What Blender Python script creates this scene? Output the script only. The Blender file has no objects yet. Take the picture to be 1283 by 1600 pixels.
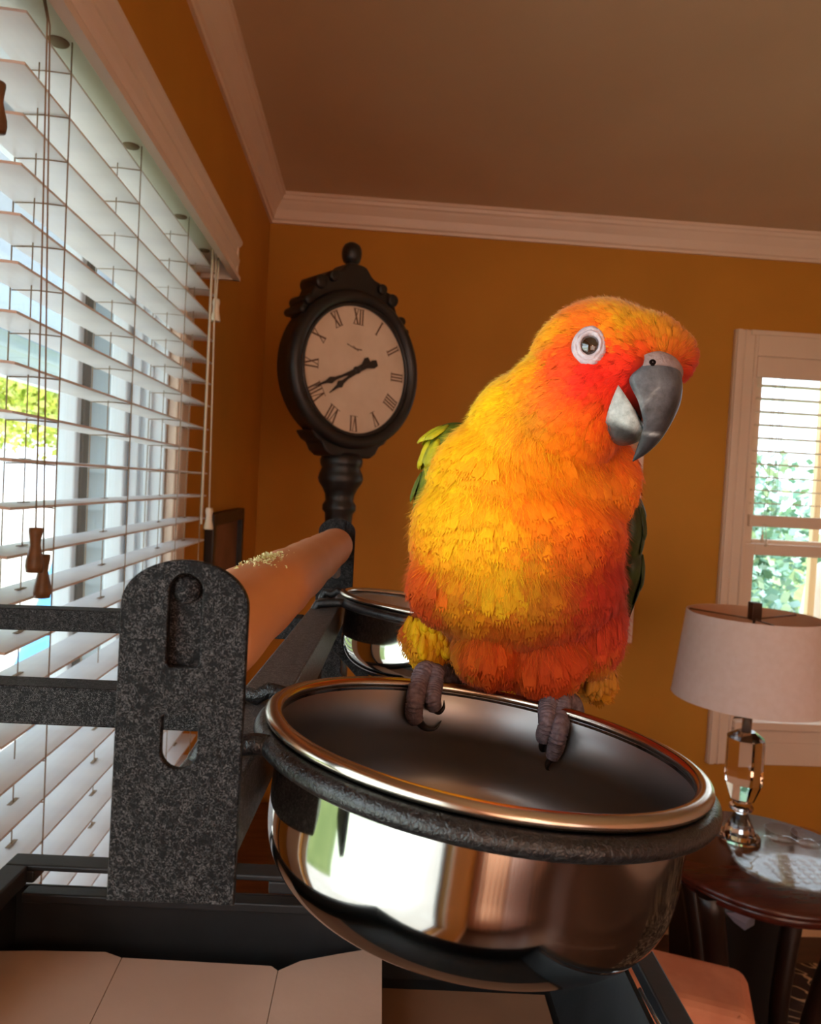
import bpy, bmesh, math, random
import numpy as np
from mathutils import Vector, Matrix
from mathutils.bvhtree import BVHTree

sc = bpy.context.scene
COL = sc.collection
random.seed(7)
rng = np.random.default_rng(7)
PI = math.pi

# ------------------------------------------------------------------ camera
FPX = 1150.0
YAW, PITCH, ROLL = -0.05871194, 0.03372104, 0.05352112
CAMZ = 1.59


def rotm(yaw, p, r):
    cy, sy = math.cos(yaw), math.sin(yaw)
    cp, sp = math.cos(p), math.sin(p)
    cr, sr = math.cos(r), math.sin(r)
    Ry = np.array([[cy, 0, sy], [0, 1, 0], [-sy, 0, cy]])
    Rx = np.array([[1, 0, 0], [0, cp, -sp], [0, sp, cp]])
    Rz = np.array([[cr, -sr, 0], [sr, cr, 0], [0, 0, 1]])
    return Rz @ Rx @ Ry


MC = rotm(YAW, PITCH, ROLL)
c2w = lambda r: np.array([r[0], r[2], -r[1]])
RIGHT, DOWN, FWD = c2w(MC[0]), c2w(MC[1]), c2w(MC[2])
UP = -DOWN
CAM = np.array([0.0, 0.0, CAMZ])
cam_data = bpy.data.cameras.new('camera')
cam = bpy.data.objects.new('camera', cam_data)
COL.objects.link(cam)
mw = Matrix(((RIGHT[0], UP[0], -FWD[0], CAM[0]), (RIGHT[1], UP[1], -FWD[1], CAM[1]),
             (RIGHT[2], UP[2], -FWD[2], CAM[2]), (0, 0, 0, 1)))
cam.matrix_world = mw
cam_data.sensor_fit = 'HORIZONTAL'
cam_data.sensor_width = 36.0
cam_data.lens = 36.0 * FPX / 1283.0
cam_data.clip_start = 0.01
cam_data.dof.use_dof = True
cam_data.dof.focus_distance = 0.27
cam_data.dof.aperture_fstop = 40
sc.camera = cam


def W(px, py, d):
    """the place that stands d metres in front of the lens at that point of the photograph"""
    return CAM + RIGHT * ((px - 641.5) / FPX * d) + DOWN * ((py - 800) / FPX * d) + FWD * d


def ray(px, py):
    return RIGHT * ((px - 641.5) / FPX) + DOWN * ((py - 800) / FPX) + FWD


def on_y(px, py, y):
    r = ray(px, py)
    return CAM + r * (y / r[1])


def on_x(px, py, x):
    r = ray(px, py)
    return CAM + r * (x / r[0])


def on_z(px, py, z):
    r = ray(px, py)
    return CAM + r * ((z - CAMZ) / r[2])


# ------------------------------------------------------------------ world, sun, window light, exposure
world = bpy.data.worlds.new('world')
sc.world = world
world.use_nodes = True
bg = world.node_tree.nodes['Background']
bg.inputs[0].default_value = (0.80, 0.90, 1.0, 1)
bg.inputs[1].default_value = 3.2


def lamp(name, kind, loc, energy, color, target=None, size=None, sizey=None):
    l = bpy.data.lights.new(name, kind)
    l.energy = energy
    l.color = color
    if kind == 'AREA':
        l.shape = 'RECTANGLE'
        l.size = size
        l.size_y = sizey or size
    elif size:
        l.shadow_soft_size = size
    o = bpy.data.objects.new(name, l)
    COL.objects.link(o)
    o.location = loc
    if target is not None:
        o.rotation_euler = (Vector(target) - Vector(loc)).to_track_quat('-Z', 'Y').to_euler()
    return o


sun = lamp('sun', 'SUN', (-3, -4, 6), 5.0, (1.0, 0.93, 0.80), (-3 + .25, -4 + .75, 6 - .62))
sun.data.angle = 0.02
# daylight through the near window of the left wall, and fill from an added rear window
lamp('near_window_daylight', 'AREA', (-0.56, -0.35, 1.62), 7.5, (0.90, 0.98, 0.97), (0.44, -0.10, 1.50), 0.9, 1.05)
lamp('rear_fill_light', 'AREA', (1.05, -2.72, 1.25), 31.0, (1.0, 0.97, 0.93), (1.05, 0, 1.25), 2.4, 1.8)
# the warm ceiling lamp of the room behind the photographer
lamp('ceiling_lamp_light', 'POINT', (0.6, -1.6, 2.1), 7.0, (1.0, 0.68, 0.42), None, 0.10)

sc.view_settings.view_transform = 'Standard'
sc.view_settings.look = 'None'
sc.view_settings.gamma = 1.0
sc.view_settings.use_curve_mapping = False
sc.view_settings.exposure = 0.15
sc.cycles.use_denoising = True
sc.cycles.max_bounces = 10
sc.cycles.diffuse_bounces = 5
sc.cycles.glossy_bounces = 5
sc.cycles.transmission_bounces = 8
sc.cycles.transparent_max_bounces = 24
sc.cycles.caustics_refractive = False
sc.cycles.caustics_reflective = False
sc.cycles.sample_clamp_indirect = 4.0


# ------------------------------------------------------------------ helpers
def lin(c):
    out = []
    for v in c[:3]:
        v = v / 255.0
        out.append(v / 12.92 if v <= 0.04045 else ((v + 0.055) / 1.055) ** 2.4)
    return tuple(out) + (1.0,)


def mat(name, rgb=None, rough=0.5, metal=0.0, spec=0.5, **kw):
    m = bpy.data.materials.new(name)
    m.use_nodes = True
    b = m.node_tree.nodes['Principled BSDF']
    if rgb is not None:
        b.inputs['Base Color'].default_value = lin(rgb)
    b.inputs['Roughness'].default_value = rough
    b.inputs['Metallic'].default_value = metal
    b.inputs['Specular IOR Level'].default_value = spec
    for k, v in kw.items():
        b.inputs[k.replace('_', ' ')].default_value = v
    return m


def noise_tint(m, rgb1, rgb2, scale=8.0, stretch=(1, 1, 1), lo=0.35, hi=0.65, bump=0.0, bscale=None, detail=5.0, dist=0.001):
    nt = m.node_tree
    b = nt.nodes['Principled BSDF']
    tc = nt.nodes.new('ShaderNodeTexCoord')
    mp = nt.nodes.new('ShaderNodeMapping')
    mp.inputs['Scale'].default_value = stretch
    n = nt.nodes.new('ShaderNodeTexNoise')
    n.inputs['Scale'].default_value = scale
    n.inputs['Detail'].default_value = detail
    r = nt.nodes.new('ShaderNodeValToRGB')
    r.color_ramp.elements[0].position = lo
    r.color_ramp.elements[0].color = lin(rgb1)
    r.color_ramp.elements[1].position = hi
    r.color_ramp.elements[1].color = lin(rgb2)
    L = nt.links
    L.new(tc.outputs['Object'], mp.inputs['Vector'])
    L.new(mp.outputs['Vector'], n.inputs['Vector'])
    L.new(n.outputs['Fac'], r.inputs['Fac'])
    L.new(r.outputs['Color'], b.inputs['Base Color'])
    if bump:
        n2 = nt.nodes.new('ShaderNodeTexNoise')
        n2.inputs['Scale'].default_value = bscale or scale * 6
        n2.inputs['Detail'].default_value = 4
        L.new(mp.outputs['Vector'], n2.inputs['Vector'])
        bp = nt.nodes.new('ShaderNodeBump')
        bp.inputs['Strength'].default_value = bump
        bp.inputs['Distance'].default_value = dist
        L.new(n2.outputs['Fac'], bp.inputs['Height'])
        L.new(bp.outputs['Normal'], b.inputs['Normal'])
    return m


def tag(o, label=None, cat=None, group=None, kind=None):
    if label:
        o['label'] = label
    if cat:
        o['category'] = cat
    if group:
        o['group'] = group
    if kind:
        o['kind'] = kind
    return o


def adopt(o, parent):
    if parent is not None:
        o.parent = parent
        p, off = parent, Vector((0, 0, 0))
        while p is not None:
            off = off + Vector(p.location)
            p = p.parent if (p.parent is not None and p.type == 'EMPTY') else None
        if parent.type == 'EMPTY':
            o.matrix_parent_inverse = Matrix.Translation(-Vector(parent.location))
    return o


def empty(name, loc):
    o = bpy.data.objects.new(name, None)
    o.empty_display_size = 0.05
    o.location = loc
    COL.objects.link(o)
    return o


class MB:
    def __init__(self):
        self.v, self.f, self.mi, self.sm = [], [], [], []

    def add(self, verts, faces, mi=0, smooth=False):
        n = len(self.v)
        self.v += [tuple(map(float, p)) for p in verts]
        for q in faces:
            self.f.append(tuple(i + n for i in q))
            self.mi.append(mi)
            self.sm.append(smooth)
        return self

    def hexa(self, c8, mi=0):
        return self.add(c8, [(0, 3, 2, 1), (4, 5, 6, 7), (0, 1, 5, 4), (1, 2, 6, 5), (2, 3, 7, 6), (3, 0, 4, 7)], mi)

    def box(self, lo, hi, mi=0, axes=None, org=None):
        x0, y0, z0 = lo
        x1, y1, z1 = hi
        c = [(x0, y0, z0), (x1, y0, z0), (x1, y1, z0), (x0, y1, z0), (x0, y0, z1), (x1, y0, z1), (x1, y1, z1), (x0, y1, z1)]
        if axes is not None:
            X, Y, Z = axes
            o = np.zeros(3) if org is None else np.asarray(org)
            c = [o + X * p[0] + Y * p[1] + Z * p[2] for p in c]
        return self.hexa(c, mi)

    def tube(self, path, r, n=8, mi=0, caps=True, smooth=True, closed=False):
        P = [Vector(p) for p in path]
        m = len(P)
        rad = r if isinstance(r, (list, tuple)) else [r] * m
        up = None
        rings = []
        for i in range(m):
            if closed:
                t = P[(i + 1) % m] - P[i - 1]
            else:
                t = P[min(i + 1, m - 1)] - P[max(i - 1, 0)]
            t.normalize()
            if up is None:
                up = Vector((0, 0, 1)) if abs(t.z) < 0.9 else Vector((1, 0, 0))
            s = t.cross(up)
            s.normalize()
            up = s.cross(t)
            rings.append([P[i] + (s * math.cos(a) + up * math.sin(a)) * rad[i] for a in [2 * PI * k / n for k in range(n)]])
        verts = [q for rg in rings for q in rg]
        faces = []
        segs = m if closed else m - 1
        for i in range(segs):
            j = (i + 1) % m
            for k in range(n):
                k2 = (k + 1) % n
                faces.append((i * n + k, i * n + k2, j * n + k2, j * n + k))
        self.add(verts, faces, mi, smooth)
        if caps and not closed:
            base = len(self.v) - len(verts)
            self.f.append(tuple(base + k for k in reversed(range(n))))
            self.mi.append(mi)
            self.sm.append(False)
            self.f.append(tuple(base + (m - 1) * n + k for k in range(n)))
            self.mi.append(mi)
            self.sm.append(False)
        return self

    def lathe(self, prof, n=32, org=(0, 0, 0), axes=None, mi=0, smooth=True, arc=None, sx=1.0):
        """prof: list of (radius, height)"""
        o = np.asarray(org, float)
        X, Y, Z = axes if axes is not None else (np.array([1., 0, 0]), np.array([0, 1., 0]), np.array([0, 0, 1.]))
        verts, faces = [], []
        for (r, h) in prof:
            for k in range(n):
                a = 2 * PI * k / n
                verts.append(o + X * (r * math.cos(a) * sx) + Y * (r * math.sin(a)) + Z * h)
        for i in range(len(prof) - 1):
            for k in range(n):
                k2 = (k + 1) % n
                faces.append((i * n + k, i * n + k2, (i + 1) * n + k2, (i + 1) * n + k))
        return self.add(verts, faces, mi, smooth)

    def prism(self, poly, h0, h1, axes, org=(0, 0, 0), mi=0):
        """poly in the X,Y of axes, extruded along Z of axes"""
        X, Y, Z = axes
        o = np.asarray(org, float)
        n = len(poly)
        v = [o + X * p[0] + Y * p[1] + Z * h0 for p in poly] + [o + X * p[0] + Y * p[1] + Z * h1 for p in poly]
        fs = [tuple(reversed(range(n))), tuple(range(n, 2 * n))]
        fs += [(k, (k + 1) % n, n + (k + 1) % n, n + k) for k in range(n)]
        return self.add(v, fs, mi)

    def build(self, name, mats, parent=None, bevel=0.0, segs=2):
        me = bpy.data.meshes.new(name)
        me.from_pydata(self.v, [], self.f)
        if not isinstance(mats, (list, tuple)):
            mats = [mats]
        for m in mats:
            me.materials.append(m)
        me.polygons.foreach_set('material_index', self.mi)
        me.polygons.foreach_set('use_smooth', self.sm)
        me.update()
        bm = bmesh.new()
        bm.from_mesh(me)
        bmesh.ops.recalc_face_normals(bm, faces=bm.faces)
        bm.to_mesh(me)
        bm.free()
        o = bpy.data.objects.new(name, me)
        COL.objects.link(o)
        adopt(o, parent)
        if bevel:
            b = o.modifiers.new('bevel', 'BEVEL')
            b.width = bevel
            b.segments = segs
            b.limit_method = 'ANGLE'
            b.harden_normals = False
        return o


def plate(name, outline, holes, thick, axes, org, m, parent=None, bevel=0.0):
    """flat plate with real holes: a filled curve turned into a mesh"""
    cu = bpy.data.curves.new(name, 'CURVE')
    cu.dimensions = '2D'
    cu.fill_mode = 'BOTH'
    cu.extrude = thick / 2
    cu.bevel_depth = bevel
    cu.bevel_resolution = 1
    for pts in [outline] + holes:
        sp = cu.splines.new('POLY')
        sp.points.add(len(pts) - 1)
        for q, p in zip(sp.points, pts):
            q.co = (p[0], p[1], 0, 1)
        sp.use_cyclic_u = True
    tmp = bpy.data.objects.new('tmp', cu)
    COL.objects.link(tmp)
    dg = bpy.context.evaluated_depsgraph_get()
    me = bpy.data.meshes.new_from_object(tmp.evaluated_get(dg))
    bpy.data.objects.remove(tmp)
    bpy.data.curves.remove(cu)
    X, Y, Z = axes
    T = Matrix(((X[0], Y[0], Z[0], org[0]), (X[1], Y[1], Z[1], org[1]), (X[2], Y[2], Z[2], org[2]), (0, 0, 0, 1)))
    me.transform(T)
    me.name = name
    me.materials.clear()
    me.materials.append(m)
    o = bpy.data.objects.new(name, me)
    COL.objects.link(o)
    return adopt(o, parent)


AX = (np.array([1., 0, 0]), np.array([0, 1., 0]), np.array([0, 0, 1.]))

# ------------------------------------------------------------------ materials
M_wall = noise_tint(mat('gold_wall_paint', rough=0.75), (198, 136, 38), (188, 128, 33), 3.0, bump=0.15, bscale=160)
M_ceil = noise_tint(mat('tan_ceiling_paint', rough=0.85), (212, 186, 150), (206, 178, 142), 2.0, bump=0.1, bscale=120)
M_trim = noise_tint(mat('cream_trim_paint', rough=0.4), (236, 214, 192), (230, 206, 184), 3.0)
M_white = mat('white_vinyl', (232, 234, 236), 0.35)
M_slat = noise_tint(mat('white_slat_paint', rough=0.38), (238, 238, 240), (230, 230, 234), 2.0, (1, 8, 1))
M_valance = noise_tint(mat('valance_paint', rough=0.4), (226, 206, 190), (220, 198, 182), 3.0)
M_headrail = mat('headrail_enamel', (240, 240, 228), 0.35)
M_cord = mat('tan_cord', (150, 128, 104), 0.8)
M_whitecord = mat('white_cord', (226, 206, 180), 0.7)
M_tassel = noise_tint(mat('brown_wood_tassel', rough=0.4), (128, 92, 58), (104, 74, 46), 60)
M_whitetassel = mat('white_plastic_tassel', (238, 226, 204), 0.3)
M_black = noise_tint(mat('black_clock_paint', rough=0.42), (24, 21, 20), (34, 29, 26), 20, bump=0.2, bscale=120)
M_dial = noise_tint(mat('cream_dial', rough=0.6), (226, 204, 180), (214, 190, 164), 12)
M_ink = mat('dial_ink', (44, 34, 28), 0.6)
M_numeral = mat('numeral_ink', (92, 62, 42), 0.6)
M_tray = noise_tint(mat('black_tray_plastic', rough=0.5), (26, 27, 29), (34, 35, 37), 40, bump=0.1, bscale=300)
M_card = noise_tint(mat('brown_cardboard', rough=0.85), (222, 192, 172), (206, 174, 154), 9.0, bump=0.15, bscale=200)
M_cardin = noise_tint(mat('cardboard_lower_sheet', rough=0.85), (146, 108, 82), (130, 94, 70), 9.0, bump=0.1, bscale=200)
M_pic = mat('dark_picture_frame', (22, 17, 15), 0.4)
M_red = noise_tint(mat('mahogany', rough=0.22), (82, 34, 24), (60, 23, 17), 10, (1, 6, 1))
M_dark = noise_tint(mat('dark_walnut', rough=0.35), (44, 28, 20), (32, 20, 14), 10)
M_chest = noise_tint(mat('red_brown_wood', rough=0.4), (112, 76, 60), (92, 60, 46), 9, (1, 7, 1))
M_shade = noise_tint(mat('lamp_shade_fabric', rough=0.9), (240, 226, 222), (234, 218, 212), 60, bump=0.1, bscale=600)
_nt = M_shade.node_tree
_tl = _nt.nodes.new('ShaderNodeBsdfTranslucent')
_tl.inputs[0].default_value = lin((250, 232, 222))
_mx = _nt.nodes.new('ShaderNodeMixShader')
_mx.inputs[0].default_value = 0.25
_out = _nt.nodes['Material Output']
_nt.links.new(_nt.nodes['Principled BSDF'].outputs[0], _mx.inputs[1])
_nt.links.new(_tl.outputs[0], _mx.inputs[2])
_nt.links.new(_mx.outputs[0], _out.inputs[0])
M_shade_in = mat('lamp_shade_lining', (230, 176, 130), 0.8)
_nt = M_shade_in.node_tree
_tl = _nt.nodes.new('ShaderNodeBsdfTranslucent')
_tl.inputs[0].default_value = lin((250, 226, 206))
_mx = _nt.nodes.new('ShaderNodeMixShader')
_mx.inputs[0].default_value = 0.55
_nt.links.new(_nt.nodes['Principled BSDF'].outputs[0], _mx.inputs[1])
_nt.links.new(_tl.outputs[0], _mx.inputs[2])
_nt.links.new(_mx.outputs[0], _nt.nodes['Material Output'].inputs[0])
M_brass = mat('aged_brass', (120, 88, 56), 0.35, 0.8)
M_peach = noise_tint(mat('peach_upholstery', rough=0.9), (208, 134, 98), (194, 120, 86), 20, bump=0.3, bscale=500)
M_bin = mat('black_bin_plastic', (16, 14, 14), 0.5)
M_liner = mat('pale_blue_liner', (150, 156, 186), 0.4)
M_concrete = noise_tint(mat('pale_concrete', rough=0.9), (236, 232, 222), (226, 220, 208), 1.5)
M_lawn = noise_tint(mat('lawn_green', rough=0.9), (150, 166, 96), (116, 138, 72), 2.0, bump=0.5, bscale=30)
M_bark = noise_tint(mat('bark', rough=0.9), (92, 74, 58), (66, 52, 40), 8)
M_siding = mat('blue_grey_siding', (150, 166, 176), 0.7)
M_porch = mat('porch_white', (214, 222, 226), 0.6)
M_porchceil = mat('porch_ceiling_blue', (186, 204, 236), 0.7)
M_tarp = mat('blue_tarp', (84, 160, 220), 0.45)


def thin_glass(name, tint=(0.96, 0.98, 0.98), rough=0.0):
    m = bpy.data.materials.new(name)
    m.use_nodes = True
    nt = m.node_tree
    nt.nodes.clear()
    out = nt.nodes.new('ShaderNodeOutputMaterial')
    tr = nt.nodes.new('ShaderNodeBsdfTransparent')
    tr.inputs[0].default_value = (*tint, 1)
    gl = nt.nodes.new('ShaderNodeBsdfGlossy')
    gl.inputs['Roughness'].default_value = rough
    lw = nt.nodes.new('ShaderNodeLayerWeight')
    lw.inputs['Blend'].default_value = 0.5
    pw = nt.nodes.new('ShaderNodeMath')
    pw.operation = 'POWER'
    pw.inputs[1].default_value = 4.0
    ma = nt.nodes.new('ShaderNodeMath')
    ma.operation = 'MULTIPLY_ADD'
    ma.inputs[1].default_value = 0.45
    ma.inputs[2].default_value = 0.03
    nt.links.new(lw.outputs['Facing'], pw.inputs[0])
    nt.links.new(pw.outputs[0], ma.inputs[0])
    mx = nt.nodes.new('ShaderNodeMixShader')
    nt.links.new(ma.outputs[0], mx.inputs[0])
    nt.links.new(tr.outputs[0], mx.inputs[1])
    nt.links.new(gl.outputs[0], mx.inputs[2])
    nt.links.new(mx.outputs[0], out.inputs[0])
    return m


M_pane = thin_glass('window_glass')
M_crystal = mat('lead_crystal', (250, 246, 244), 0.02, Transmission_Weight=1.0, IOR=1.52)
M_cutglass = thin_glass('pressed_glass', (0.90, 0.86, 0.84), 0.05)


def hammertone(name='black_hammertone', vein=92, spec=.08, rough=.52, bump=.45, scale=1000, base=17):
    m = bpy.data.materials.new(name)
    m.use_nodes = True
    nt = m.node_tree
    L = nt.links
    b = nt.nodes['Principled BSDF']
    b.inputs['Roughness'].default_value = rough
    b.inputs['Specular IOR Level'].default_value = spec
    tc = nt.nodes.new('ShaderNodeTexCoord')
    n1 = nt.nodes.new('ShaderNodeTexNoise')
    n1.inputs['Scale'].default_value = scale
    n1.inputs['Detail'].default_value = 3
    n1.inputs['Distortion'].default_value = 1.2
    L.new(tc.outputs['Object'], n1.inputs['Vector'])
    # thin pale veins where the noise crosses its middle value
    d = nt.nodes.new('ShaderNodeMath')
    d.operation = 'SUBTRACT'
    d.inputs[1].default_value = 0.5
    L.new(n1.outputs['Fac'], d.inputs[0])
    a = nt.nodes.new('ShaderNodeMath')
    a.operation = 'ABSOLUTE'
    L.new(d.outputs[0], a.inputs[0])
    r = nt.nodes.new('ShaderNodeValToRGB')
    e = r.color_ramp.elements
    e[0].position = 0.0
    e[0].color = lin((vein, vein - 3, vein - 3))
    e[1].position = 0.035
    e[1].color = lin((base, base - 2, base - 1))
    L.new(a.outputs[0], r.inputs['Fac'])
    # veins are broken up
    n2 = nt.nodes.new('ShaderNodeTexNoise')
    n2.inputs['Scale'].default_value = 420
    L.new(tc.outputs['Object'], n2.inputs['Vector'])
    r2 = nt.nodes.new('ShaderNodeValToRGB')
    r2.color_ramp.elements[0].position = 0.30
    r2.color_ramp.elements[1].position = 0.48
    L.new(n2.outputs['Fac'], r2.inputs['Fac'])
    mx = nt.nodes.new('ShaderNodeMix')
    mx.data_type = 'RGBA'
    mx.inputs[6].default_value = lin((base, base - 2, base - 1))
    L.new(r2.outputs['Color'], mx.inputs[0])
    L.new(r.outputs['Color'], mx.inputs[7])
    L.new(mx.outputs[2], b.inputs['Base Color'])
    bp = nt.nodes.new('ShaderNodeBump')
    bp.inputs['Strength'].default_value = bump
    bp.inputs['Distance'].default_value = 0.0004
    L.new(n1.outputs['Fac'], bp.inputs['Height'])
    L.new(bp.outputs['Normal'], b.inputs['Normal'])
    return m


M_hammer = hammertone()
M_rail = hammertone('skylit_grey_hammertone', 150, .35, .42, .5, 900, 58)  # paler copy of the coat, skylight on the rail put into its colour
M_ring = hammertone('black_ring_coating', 62, .5, .28, .9, 800)
M_steel = mat('polished_steel', (168, 166, 164), 0.08, 1.0)
M_steel_in = mat('brushed_steel', (150, 146, 146), 0.34, 1.0)
M_steel_in.node_tree.nodes['Principled BSDF'].inputs['Anisotropic'].default_value = 0.5
M_dowel = noise_tint(mat('dowel_wood', rough=0.6), (214, 156, 114), (194, 132, 92), 14, (1, .25, 1), bump=0.3, bscale=160)
M_crumb = noise_tint(mat('seed_crumbs', rough=0.9), (222, 214, 170), (196, 196, 130), 300)

# ------------------------------------------------------------------ the room
XL, XR, YB, YN, ZC = -0.385, 2.7, 2.6, -2.6, CAMZ + 0.977
TH = 0.10


M_wall2 = noise_tint(mat('peach_bounce_paint', rough=0.75), (222, 184, 156), (216, 176, 148), 3.0)  # peach put on the unseen walls to tint bounced light and bowl reflection


def wall_with_openings(name, along, fixed0, fixed1, a0, a1, z0, z1, openings, m=None):
    """along 'y' or 'x'; openings: (a0,a1,z0,z1)"""
    mb = MB()
    ca = sorted({a0, a1} | {o[0] for o in openings} | {o[1] for o in openings})
    cz = sorted({z0, z1} | {o[2] for o in openings} | {o[3] for o in openings})
    for i in range(len(ca) - 1):
        for j in range(len(cz) - 1):
            am, zm = (ca[i] + ca[i + 1]) / 2, (cz[j] + cz[j + 1]) / 2
            if any(o[0] < am < o[1] and o[2] < zm < o[3] for o in openings):
                continue
            if along == 'y':
                mb.box((fixed0, ca[i], cz[j]), (fixed1, ca[i + 1], cz[j + 1]))
            else:
                mb.box((ca[i], fixed0, cz[j]), (ca[i + 1], fixed1, cz[j + 1]))
    return tag(mb.build(name, m or M_wall), kind='structure')


WL = (0.69, 1.42, 0.80, 2.02)          # the window with the blind
WN = (-0.95, 0.30, 0.80, 2.02)          # the next window of the same wall, beside the photographer
wall_with_openings('wall_left', 'y', XL - TH, XL, YN - TH, YB + TH, 0, ZC + .02, [WL, WN])
# the far window, from its edges in the photograph
p_w0 = on_y(1154.5, 516, YB)
p_w1 = on_y(1093.9, 1189.9, YB)
CX0 = 0.5 * (p_w0[0] + p_w1[0])
CZ1, CZ0 = p_w0[2], p_w1[2]
WF = (CX0 + 0.085, CX0 + 0.085 + 0.86, CZ0 + 0.165, CZ1 - 0.09)
wall_with_openings('wall_far', 'x', YB, YB + TH, XL, XR, 0, ZC + .02, [WF])
wall_with_openings('wall_near', 'x', YN - TH, YN, XL, XR, 0, ZC + .02, [(-0.15, 2.25, 0.32, 2.15)], M_wall2)  # opening added for the rear fill light
wall_with_openings('wall_right', 'y', XR, XR + TH, YN - TH, YB + TH, 0, ZC + .02, [], M_wall2)
tag(MB().box((XL - TH, YN - TH, ZC), (XR + TH, YB + TH, ZC + .12)).build('ceiling', M_ceil), kind='structure')
M_floor = noise_tint(mat('dark_floor_boards', rough=0.4), (74, 48, 34), (54, 34, 24), 5, (1, 8, 1))
tag(MB().box((XL - TH, YN - TH, -.1), (XR + TH, YB + TH, 0)).build('floor', M_floor), kind='structure')

# crown moulding: profile (out from wall, down from ceiling), run round the room with mitred corners
prof = [(0, -.093), (.008, -.093), (.010, -.084), (.016, -.080), (.018, -.070), (.024, -.052), (.036, -.034), (.040, -.026), (.046, -.022), (.050, -.012), (.055, -.010), (.055, 0.0), (0, 0)]
for nm, pts in (('trim_1', ((XL, YN), (XL, YB))), ('trim_2', ((XL, YB), (XR, YB))), ('trim_3', ((XR, YB), (XR, YN))), ('trim_4', ((XR, YN), (XL, YN)))):
    mb = MB()
    vs = []
    (x0, y0), (x1, y1) = pts
    dx, dy = (x1 - x0), (y1 - y0)
    Ln = math.hypot(dx, dy)
    dx, dy = dx / Ln, dy / Ln
    nx, ny = dy, -dx
    for (o, h) in prof:
        vs.append((x0 + nx * o + dx * o, y0 + ny * o + dy * o, ZC + h))
    for (o, h) in prof:
        vs.append((x1 + nx * o - dx * o, y1 + ny * o - dy * o, ZC + h))
    n = len(prof)
    mb.add(vs, [(k, (k + 1) % n, n + (k + 1) % n, n + k) for k in range(n)])
    tag(mb.build(nm, M_trim), kind='structure')
M_base = noise_tint(mat('baseboard_paint', rough=0.4), (224, 188, 148), (214, 176, 136), 3)
for nm, lo, hi in (('baseboard_far', (XL, YB - .016, 0), (XR, YB, .16)), ('baseboard_left', (XL, YN, 0), (XL + .016, YB, .16))):
    mb = MB()
    mb.box(lo, hi)
    cap_lo, cap_hi = list(lo), list(hi)
    cap_lo[2], cap_hi[2] = .105, .120
    if nm.endswith('far'):
        cap_lo[1] -= .006
    else:
        cap_hi[0] += .006
    mb.box(cap_lo, cap_hi)
    tag(mb.build(nm, M_base, bevel=.003), kind='structure')

# ------------------------------------------------------------------ left window (frame, mullion, panes)


def frame_rect(mb, along, f0, f1, a0, a1, z0, z1, w, mi=0):
    for (A0, A1, Z0, Z1) in ((a0, a0 + w, z0, z1), (a1 - w, a1, z0, z1), (a0 + w, a1 - w, z0, z0 + w), (a0 + w, a1 - w, z1 - w, z1)):
        if along == 'y':
            mb.box((f0, A0, Z0), (f1, A1, Z1), mi)
        else:
            mb.box((A0, f0, Z0), (A1, f1, Z1), mi)


M_winframe = mat('window_frame_white', (226, 234, 240), 0.4)
M_mullion = mat('dark_mullion', (112, 108, 100), 0.5)
w1 = empty('window_1', (XL, 1.09, 0.8))
tag(w1, kind='structure')
mb = MB()
for (A0, A1, Z0, Z1) in ((WL[0] - .10, WL[0], WL[2] - .02, WL[3] + .10), (WL[1], WL[1] + .10, WL[2] - .02, WL[3] + .10), (WL[0], WL[1], WL[3], WL[3] + .10)):
    mb.box((XL, A0, Z0), (XL + .018, A1, Z1))
mb.box((XL, WL[1] + .008, WL[2]), (XL + .024, WL[1] + .022, WL[3] + .1))
mb.build('casing', M_trim, w1, bevel=.003)
mb = MB()
mb.box((XL - .09, WL[0] - .12, WL[2] - .03), (XL + .05, WL[1] + .12, WL[2] + .0))
mb.build('window_sill', M_trim, w1, bevel=.004)
mb = MB()
mb.box((XL - .10, WL[0], WL[2]), (XL, WL[0] + .012, WL[3]))
mb.box((XL - .10, WL[1] - .012, WL[2]), (XL, WL[1], WL[3]))
mb.box((XL - .10, WL[0], WL[3] - .012), (XL, WL[1], WL[3]))
mb.box((XL - .06, WL[1] - .024, WL[2]), (XL - .045, WL[1] - .012, WL[3]))
mb.box((XL - .035, WL[1] - .020, WL[2]), (XL - .025, WL[1] - .012, WL[3]))
mb.build('jamb', M_winframe, w1, bevel=.002)
YM = 1.185
mb = MB()
frame_rect(mb, 'y', XL - .095, XL - .065, WL[0] + .012, YM, WL[2], WL[3] - .012, .028)
sash_a = mb.build('sash', M_winframe, w1, bevel=.003)
mb = MB()
frame_rect(mb, 'y', XL - .095, XL - .065, YM, WL[1] - .012, WL[2], WL[3] - .012, .026)
sash_b = mb.build('sash', M_winframe, w1, bevel=.003)
MB().box((XL - .098, YM - .012, WL[2]), (XL - .060, YM + .012, WL[3] - .012)).build('mullion', M_mullion, w1, bevel=.002)
MB().box((XL - .082, WL[0] + .03, WL[2] + .02), (XL - .078, YM - .02, WL[3] - .03)).build('pane', M_pane, sash_a)
MB().box((XL - .082, YM + .02, WL[2] + .02), (XL - .078, WL[1] - .03, WL[3] - .03)).build('pane', M_pane, sash_b)

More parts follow.
